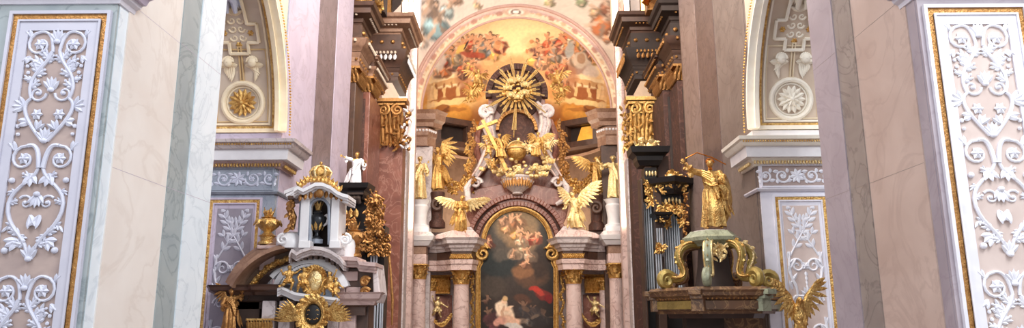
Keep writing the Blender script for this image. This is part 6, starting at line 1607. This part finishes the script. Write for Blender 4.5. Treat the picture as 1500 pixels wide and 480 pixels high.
# gilt lattice and carving
def carving(name, t_, x0, x1, y0, y1, Y, k, m_='gold', curl=4, wd=.12):
    mb = MB(); k = int(k * 1.7); wd *= .68; curl += 2
    for i in range(curl):
        x = x0 + (x1 - x0) * (.25 + .5 * (i % 2)); y = y0 + (y1 - y0) * (i + .5) / curl
        mb.tube([P(x + a, y + b, Y) for a, b in spiral(0, 0, min(5, (x1 - x0) * .3), 1.3, rf.uniform(0, 6), 1 if i % 2 else -1)], [.05, .025], 6)
    for i in range(k):
        c_ = P(rf.uniform(x0, x1), rf.uniform(y0, y1), Y + rf.uniform(-.05, .05)); mb.leaf(c_, c_ + V((rf.uniform(-1, 1) * wd * 1.8, -.05, rf.uniform(-1.2, 1) * wd * 1.8)), wd, (rf.uniform(-.4, .4), -1, 0), wd * .3, .25, 3)
    return mb.build(name, M[m_], t_)
carving('gilded_lattice', t, 946, 961, 266, 300, YO - .02, 34, 'gold'); carving('gilded_swag', t, 973, 1002, 300, 312, YO - .1, 34, 'gold', 3)
carving('gilded_bracket', t, 963, 974, 302, 323, YO - .35, 26, 'gold', 2); carving('gilded_bracket', t, 962, 974, 358, 370, YO - .3, 18, 'gold', 1); carving('gilded_bracket', t, 974, 982, 318, 332, YO - .05, 14, 'gold', 1); carving('gilded_bracket', t, 994, 1002, 312, 328, YO - .05, 14, 'gold', 1)
carving('gilded_side', t, 1002, 1006, 236, 420, YO - .2, 50, 'goldd', 6, .1)
t = thing('gilded_cartouche', 'gilded crest with leaves on the organ case top, left of the raised statue arm', 'ornament', P(983, 276, YO - .3))
carving('leaf_crest', t, 975, 996, 252, 272, YO - .35, 44, 'gold', 4); carving('leaf_scroll', t, 964, 976, 264, 280, YO - .2, 22, 'gold', 2); carving('leaf_scroll', t, 994, 1004, 262, 278, YO - .2, 20, 'gold', 2)
mb = MB().ell(P(983, 262, YO - .45), (.16, .08, .2), 12, 8); mb.build('shield', M['goldl'], t)
# brown capital piece by the upper cornice, foliage beneath the scroll capital
t = thing('gilded_foliage', 'bright gilt foliage cluster below the large right scroll capital', 'ornament', P(945, 232, 26)); carving('leaves', t, 932, 962, 205, 236, 25.6, 60, 'goldl', 5, .16)
# left organ part
YO2 = 23.6
t = thing('organ', 'dark organ case with few pipes between the lantern and the rose pilaster', 'organ', P(530, 480, YO2))
lbox(MB(), 500, 536, 283, 480, YO2 + .3, YO2 + 1.3, True).build('case_back', M['black'], t, False)
lbox(MB(), 536, 562, 330, 480, YO2 + .5, YO2 + 1.3, True).build('side_case', M['black'], t, False)
def cor2(name, pts, zpy, sc_, m_):
    z = P(520, zpy, YO2).z; MB().sweep([V((P(px, zpy, YO2).x, YO2 + dy, z)) for px, dy in pts], [(-.2, 0), (.02 * sc_, 0), (.1 * sc_, .14 * sc_), (.12 * sc_, .26 * sc_), (.26 * sc_, .34 * sc_), (.3 * sc_, .5 * sc_), (-.2, .5 * sc_)]).build(name, M[m_], t, False)
cor2('case_cornice', [(500, -.1), (530, -.1), (532, .5)], 292, 1.0, 'black')
for x in (541, 545, 549, 553, 557, 560): 
    p = P(x, 460, YO2 + .3); MB().lathe((p.x, YO2 + .3, P(x, 500, YO2).z), [(.035, 0), (.035, P(x, 372 if x < 550 else 395, YO2).z - P(x, 500, YO2).z)], 8).build('pipe', M['pipe'], t)
carving('gilded_carving', t, 505, 520, 315, 335, YO2 - .05, 26, 'goldd', 2); mb = MB()
for q in range(3): mb.leaf(P(506 + q * 8, 318, YO2 - .1), P(506 + q * 8, 305, YO2 - .12), .16, (0, -1, 0), .05, .05, 3)
mb.build('gilded_flame', M['gold'], t)
mb = MB(); obox(mb, 503, 532, 335, 372, YO2 - .1, YO2 + .4); mb.build('front_panel', M['case'], t, False, .02); carving('panel_carving', t, 520, 532, 340, 370, YO2 - .15, 30, 'goldd', 3)
t = thing('gilded_trophy', 'tall dull-gilt carved trophy of figures and scrolls left of the rose pilaster', 'ornament', P(548, 370, YO2 - .3))
carving('carved_foliage', t, 536, 562, 290, 372, YO2 - .3, 120, 'goldd', 10, .13); carving('side_scroll', t, 554, 572, 340, 372, YO2 - .2, 30, 'goldd', 3)
mb = MB(); mb.tube([P(x, y, YO2 - .2) for x, y in ((548, 374), (543, 350), (552, 325), (546, 300), (550, 284))], [.1, .12, .1, .1, .06], 7)
mb.tube([P(x, y, YO2 - .1) for x, y in ((560, 344), (568, 362), (572, 395), (575, 440), (574, 476))], [.05, .06, .04, .05, .03], 6); mb.build('stem', M['goldd'], t)
for (x, y, h, lb, ya) in ((550, 306, 28, 'dull-gilt cherub crowning the carved trophy by the rose pilaster', .2), (540, 330, 22, 'dull-gilt cherub on the left of the carved trophy', .5), (556, 350, 24, 'dull-gilt cherub low on the right of the carved trophy', -.5)):
    t = thing('gilded_cherub', lb, 'statue', P(x, y, YO2 - .5)); putto(t, h * (P(600, 300, YO2) - P(500, 300, YO2)).length / 100, ya, FLY, 'goldd', wings=False, seed=int(x))
# statue group on the case: white drapery and gilt shoulders
t = thing('choir_statue', 'white and gilt draped statue on a dark scroll console, right of the lantern crown', 'statue', P(521, 281, YO2)); figure(t, 60 * (P(600, 300, YO2) - P(500, 300, YO2)).length / 100, .2, dict(hL=(-.34, .1, .86), eL=(-.24, .05, .82), hR=(.2, .18, .7)), 'gold', hairm='goldd', robe=1, robem='white', seed=41)
t = thing('scroll_console', 'black console with curled scrolls under the white and gilt choir statue', 'console', P(522, 296, YO2)); 
for k in range(3):
    mb = MB(); x = 514 + k * 6; mb.tube([P(x, 284, YO2 - .1), P(x - 2, 292, YO2 - .25), P(x + 1, 298, YO2 - .2)], [.08, .1, .06], 7); mb.build('scroll', M['dark'], t)
lbox(MB(), 508, 532, 281.5, 284.5, YO2 - .3, YO2 + .5).build('top_slab', M['dark'], t, False)

# ------------------------------------------------------------------ pulpit canopy on the right
YP = 17.3
mP = (P(1100, 400, YP) - P(1000, 400, YP)).length / 100
cc = P(1047, 420, YP)
t = thing('pulpit_canopy', 'hexagonal brown and green marble pulpit canopy with gilt scroll ribs', 'pulpit canopy', (cc.x, YP, cc.z))
zp = lambda py: P(1047, py, YP - 1.3).z
def hexp(R, z, a0=0): return [V((cc.x + R * sin(a), YP - R * cos(a), z)) for a in [a0 + math.radians(q) for q in (-150, -90, -30, 30, 90, 150)]]
R0 = 1.48
z0, z1 = zp(459), zp(424)
hh = z1 - z0
hx = hexp(R0, z0)
MB().sweep(hx, [(-.3, 0), (-.10, 0), (-.08, hh * .12), (-.02, hh * .16), (-.02, hh * .55), (.03, hh * .62), (.06, hh * .7), (.14, hh * .76), (.15, hh * .9), (.18, hh), (-.3, hh)], (0, 0, 1), True).build('cornice', M['canopy'], t, False)
lid = MB(); lid.prism(hexp(R0 + .12, z1 - .02), hexp(R0 + .02, z1 + .07)); lid.build('top_slab', M['canopy'], t, False, .01)
# side facets; the greenish light on the right face is put into its colour
for k, (a, b_) in enumerate(((1, 2), (3, 4))):
    p, q = hx[a], hx[b_]; dn = ((p + q) / 2 - V((cc.x, YP, z0))).normalized(); dn.z = 0
    mb = MB(); A = p.lerp(q, .12); B = p.lerp(q, .88); mb.prism([A + dn * .0 + V((0, 0, hh * .2)), B + V((0, 0, hh * .2)), B + V((0, 0, hh * .55)), A + V((0, 0, hh * .55))], [v_ + dn * .02 for v_ in (A + V((0, 0, hh * .2)), B + V((0, 0, hh * .2)), B + V((0, 0, hh * .55)), A + V((0, 0, hh * .55)))])
    mb.build('side_panel', M['greeng' if k == 0 else 'green'], t, False)
p, q = hx[2], hx[3]; A = p.lerp(q, .08); B = p.lerp(q, .92); mb = MB(); u_ = V((0, 0, 1)); mb.prism([A + u_ * hh * .2, B + u_ * hh * .2, B + u_ * hh * .55, A + u_ * hh * .55], [v_ + V((0, -.025, 0)) for v_ in (A + u_ * hh * .2, B + u_ * hh * .2, B + u_ * hh * .55, A + u_ * hh * .55)]); mb.build('front_panel', M['canopy'], t, False)
for k in (1, 2, 3, 4):
    c_ = hx[k]; d = (c_ - V((cc.x, YP, z0))).normalized(); mb = MB(); sd = V((-d.y, d.x, 0)); r = .17
    for (za, zb_, o) in ((.1, .62, .03), (.62, .8, .1), (.8, 1.02, .2)):
        b_ = [c_ + sd * r - d * .1, c_ + sd * r * .8 + d * o, c_ - sd * r * .8 + d * o, c_ - sd * r - d * .1]; mb.prism([v_ + u_ * hh * za for v_ in b_], [v_ + u_ * hh * zb_ for v_ in b_])
    mb.build('corner_block', M['green' if k > 2 else 'canopy'], t, False, .01)  # right corners take the green of the lit side, left ones stay brown
mb = MB(); mb.prism(hexp(R0 - .2, z0 - .0), hexp(R0 - .2, z0 + .06)); mb.build('underside', M['dark'], t, False)
mb = MB(); mb.sweep(hexp(R0 - .45, z0 - .10), [(-.1, 0), (.06, 0), (.1, .1), (-.1, .1)], (0, 0, 1), True); mb.build('inner_ring', M['case'], t, False)
mb = MB()
for i in range(6):
    p, q = hx[i], hx[(i + 1) % 6]
    for k in range(16): v_ = p.lerp(q, (k + .5) / 16); d = (v_ - V((cc.x, YP, z0))).normalized(); mb.ell(v_ + d * .02 + u_ * hh * .66, .035, 6, 4)
mb.build('bead_row', M['goldd'], t)
# back board that carries it down to the floor against the pier
mb = MB(); mb.box((P(1066, 470, YP).x, YP + .5, 0), (P(1128, 470, YP).x, YP + .8, z0)); mb.build('back_board', M['canopy'], t, False, .02)
mb = MB(); mb.box((P(1010, 470, YP).x, YP + .3, 0), (P(1066, 470, YP).x, YP + .7, z0)); mb.build('back_panel', M['dark'], t, False, .02)
# scroll ribs
ztop = zp(352)
Hr = ztop - z1
def rib(deg, mat_, k):
    a = math.radians(deg); d = V((sin(a), -cos(a), 0)); mb = MB()
    F = Plane(V((cc.x, YP, z1)), d, (0, 0, 1), V((cos(a), sin(a), 0)))
    pts = bez((.34, Hr * 1.0), (.72, Hr * 1.10), (1.02, Hr * .88), (.86, Hr * .58), 8) + bez((.86, Hr * .58), (.70, Hr * .34), (.80, Hr * .20), (1.12, Hr * .26), 7)[1:]
    wd = [.08, .10, .10, .07, .07, .08]
    mb.tube([F.p(x, z, 0) for x, z in pts], wd, 8, flat=1.0, up=F.N)
    sp = [(1.24 + x, Hr * .22 + z + .02) for x, z in spiral(0, 0, .19, 1.6, PI * .9, -1, .12)]
    mb.tube([F.p(x, z, 0) for x, z in [pts[-1]] + sp], [.09, .10, .08, .05], 8, up=F.N)
    sp = [(.86 + x, Hr * .60 + z) for x, z in spiral(0, 0, .10, 1.1, 0, 1, .2)]
    mb.tube([F.p(x, z, 0) for x, z in sp], [.05, .03], 6)
    mb.build('scroll_rib', M[mat_], t)
    mb = MB()
    for s_ in (-1, 1): mb.tube([F.p(x + .02, z + .05, s_ * .085) for x, z in pts], .028, 6)
    for q in range(5): x, z = pts[3 + q * 2]; mb.leaf(F.p(x, z + .06, 0), F.p(x + .12, z + .12 - .04 * q, 0), .12, F.N, .04, 0, 3)
    mb.build('gilded_edging', M['goldl' if k % 2 else 'gold'], t)
for k, dg in enumerate((-75, -22, 30, 82, 140, -140)): rib(dg, ('greeng', 'green', 'greeng', 'greeng', 'canopy', 'canopy')[k], k)
MB().lathe((cc.x, YP, z1 + .06), [(.50, 0), (.44, Hr * .15), (.38, Hr * .5), (.34, Hr * .9)], 12).build('core', M['dark'], t)
carving('gilded_drapery', t, 1040, 1062, 358, 376, YP - .65, 22, 'goldl', 2, .1)
hx2 = hexp(.50, ztop - .02)
MB().sweep(hx2, [(-.3, 0), (.0, 0), (.04, .05), (.16, .12), (.18, .2), (.1, .25), (.0, .36), (-.3, .36)], (0, 0, 1), True).build('upper_platform', M['green'], t, False)
mb = MB(); mb.prism(hexp(.45, ztop + .2), hexp(.42, ztop + .36)); mb.build('platform_top', M['greypink'], t, False, .01)
# statue on the canopy
zs_ = ztop + .365
t = thing('gilded_statue', 'large gilded bearded saint statue with raised arm on top of the pulpit canopy', 'statue', (P(1043, 330, YP).x, YP - .1, zs_))
Hs = P(1043, 234, YP).z - zs_
figure(t, Hs, -.15, dict(eL=(-.25, .05, .83), hL=(-.34, .12, .93), eR=(.18, .10, .68), hR=(.08, .2, .66), hed=(.0, .05, .925), fL=(-.08, .02, .045), fR=(.11, .0, .045), kL=(-.07, .07, .29), kR=(.1, .05, .28)), 'gold', hairm='goldo', robe=1, robem='gold', beard=True, seed=52, hemout=1.05)
mb = MB(); o_ = V(t['_o'])
drape(mb, [(o_ + V((x * Hs, y * Hs, z * Hs)), rx * Hs, ry * Hs) for x, y, z, rx, ry in ((.11, .0, .82, .05, .06), (.16, .0, .72, .075, .08), (.19, .02, .58, .085, .09), (.20, .03, .42, .085, .08), (.19, .04, .26, .07, .07), (.15, .05, .12, .05, .05))], 30, 18, .2, 1.0, 5)
drape(mb, [(o_ + V((x * Hs, y * Hs, z * Hs)), rx * Hs, ry * Hs) for x, y, z, rx, ry in ((-.09, -.06, .66, .03, .03), (.0, -.10, .60, .05, .04), (.10, -.13, .60, .065, .05), (.16, -.12, .52, .06, .05), (.17, -.10, .40, .03, .03))], 20, 12, .25, 2.0, 5)
for q in range(8): c_ = o_ + V(((.12 + .03 * cos(q)) * Hs, -.16 * Hs, (.64 + .02 * q * .6) * Hs)); mb.ell(c_, .035 * Hs, 7, 5)
mb.build('cloak', M['gold'], t)
t2 = thing('gilded_rod', 'thin gilded rod curving over the statue head from its raised hand', 'rod', o_ + V((-.34 * Hs, 0, .95 * Hs))); mb = MB()
mb.tube([o_ + V((x * Hs, y_ * Hs, z * Hs)) for x, y_, z in ((-.36, -.14, .98), (-.2, -.14, 1.06), (0, -.12, 1.0), (.2, -.1, .9))], .014, 6); mb.build('shaft', M['goldo'], t2)
# gilded winged figure before the right panel
YE = 16.4
t = thing('gilded_eagle', 'gilded bird with raised wings in front of the white panel, bottom right', 'statue', P(1172, 482, YE)); mE = mP
c_ = P(1171, 462, YE)
mb = MB(); mb.ell(c_, (.15, .13, .30), 12, 8); mb.ell(c_ + V((.02, -.03, .28)), (.09, .09, .13), 10, 7); mb.ell(c_ + V((.0, -.12, .34)), (.06, .07, .06), 8, 6); mb.leaf(c_ + V((-.01, -.15, .34)), c_ + V((-.05, -.26, .28)), .05, (0, 0, 1), .02)
for s in (-1, 1): mb.tube([c_ + V((s * .08, 0, -.2)), c_ + V((s * .11, -.02, -.38)), c_ + V((s * .12, -.1, -.44))], [.07, .05, .03], 7)
for q in range(14): v_ = c_ + V((rf.uniform(-.12, .12), -.1, rf.uniform(-.22, .2))); mb.leaf(v_ + V((0, 0, .05)), v_ + V((0, -.03, -.08)), .08, (0, -1, .2), .02, .1, 3)
remeshed(mb, .02, 1).build('body', M['gold'], t)
for s in (-1, 1):
    mb = MB(); r0 = c_ + V((s * .08, 0, .14)); wing(mb, r0, r0 + V((s * .30, -.05, .56)), V((s * .16, -.02, -.34)), (0, -1, 0), 9, .02); mb.build('wing', M['gold'], t)
for q in range(3):
    mb = MB(); mb.leaf(c_ + V((0, .05, -.2)), c_ + V(((q - 1) * .12, .06, -.5)), .12, (0, -1, 0), .03); mb.build('tail_feather', M['gold'], t)
t = thing('stone_pedestal', 'stone pedestal under the gilded bird at the bottom edge, right of the pulpit', 'pedestal', (c_.x, YE, 0)); MB().lathe((c_.x, YE, 0), [(.45, 0), (.45, .3), (.3, .4), (.26, c_.z - .9), (.34, c_.z - .6), (.34, c_.z - .455)], 20).build('shaft', M['white'], t)
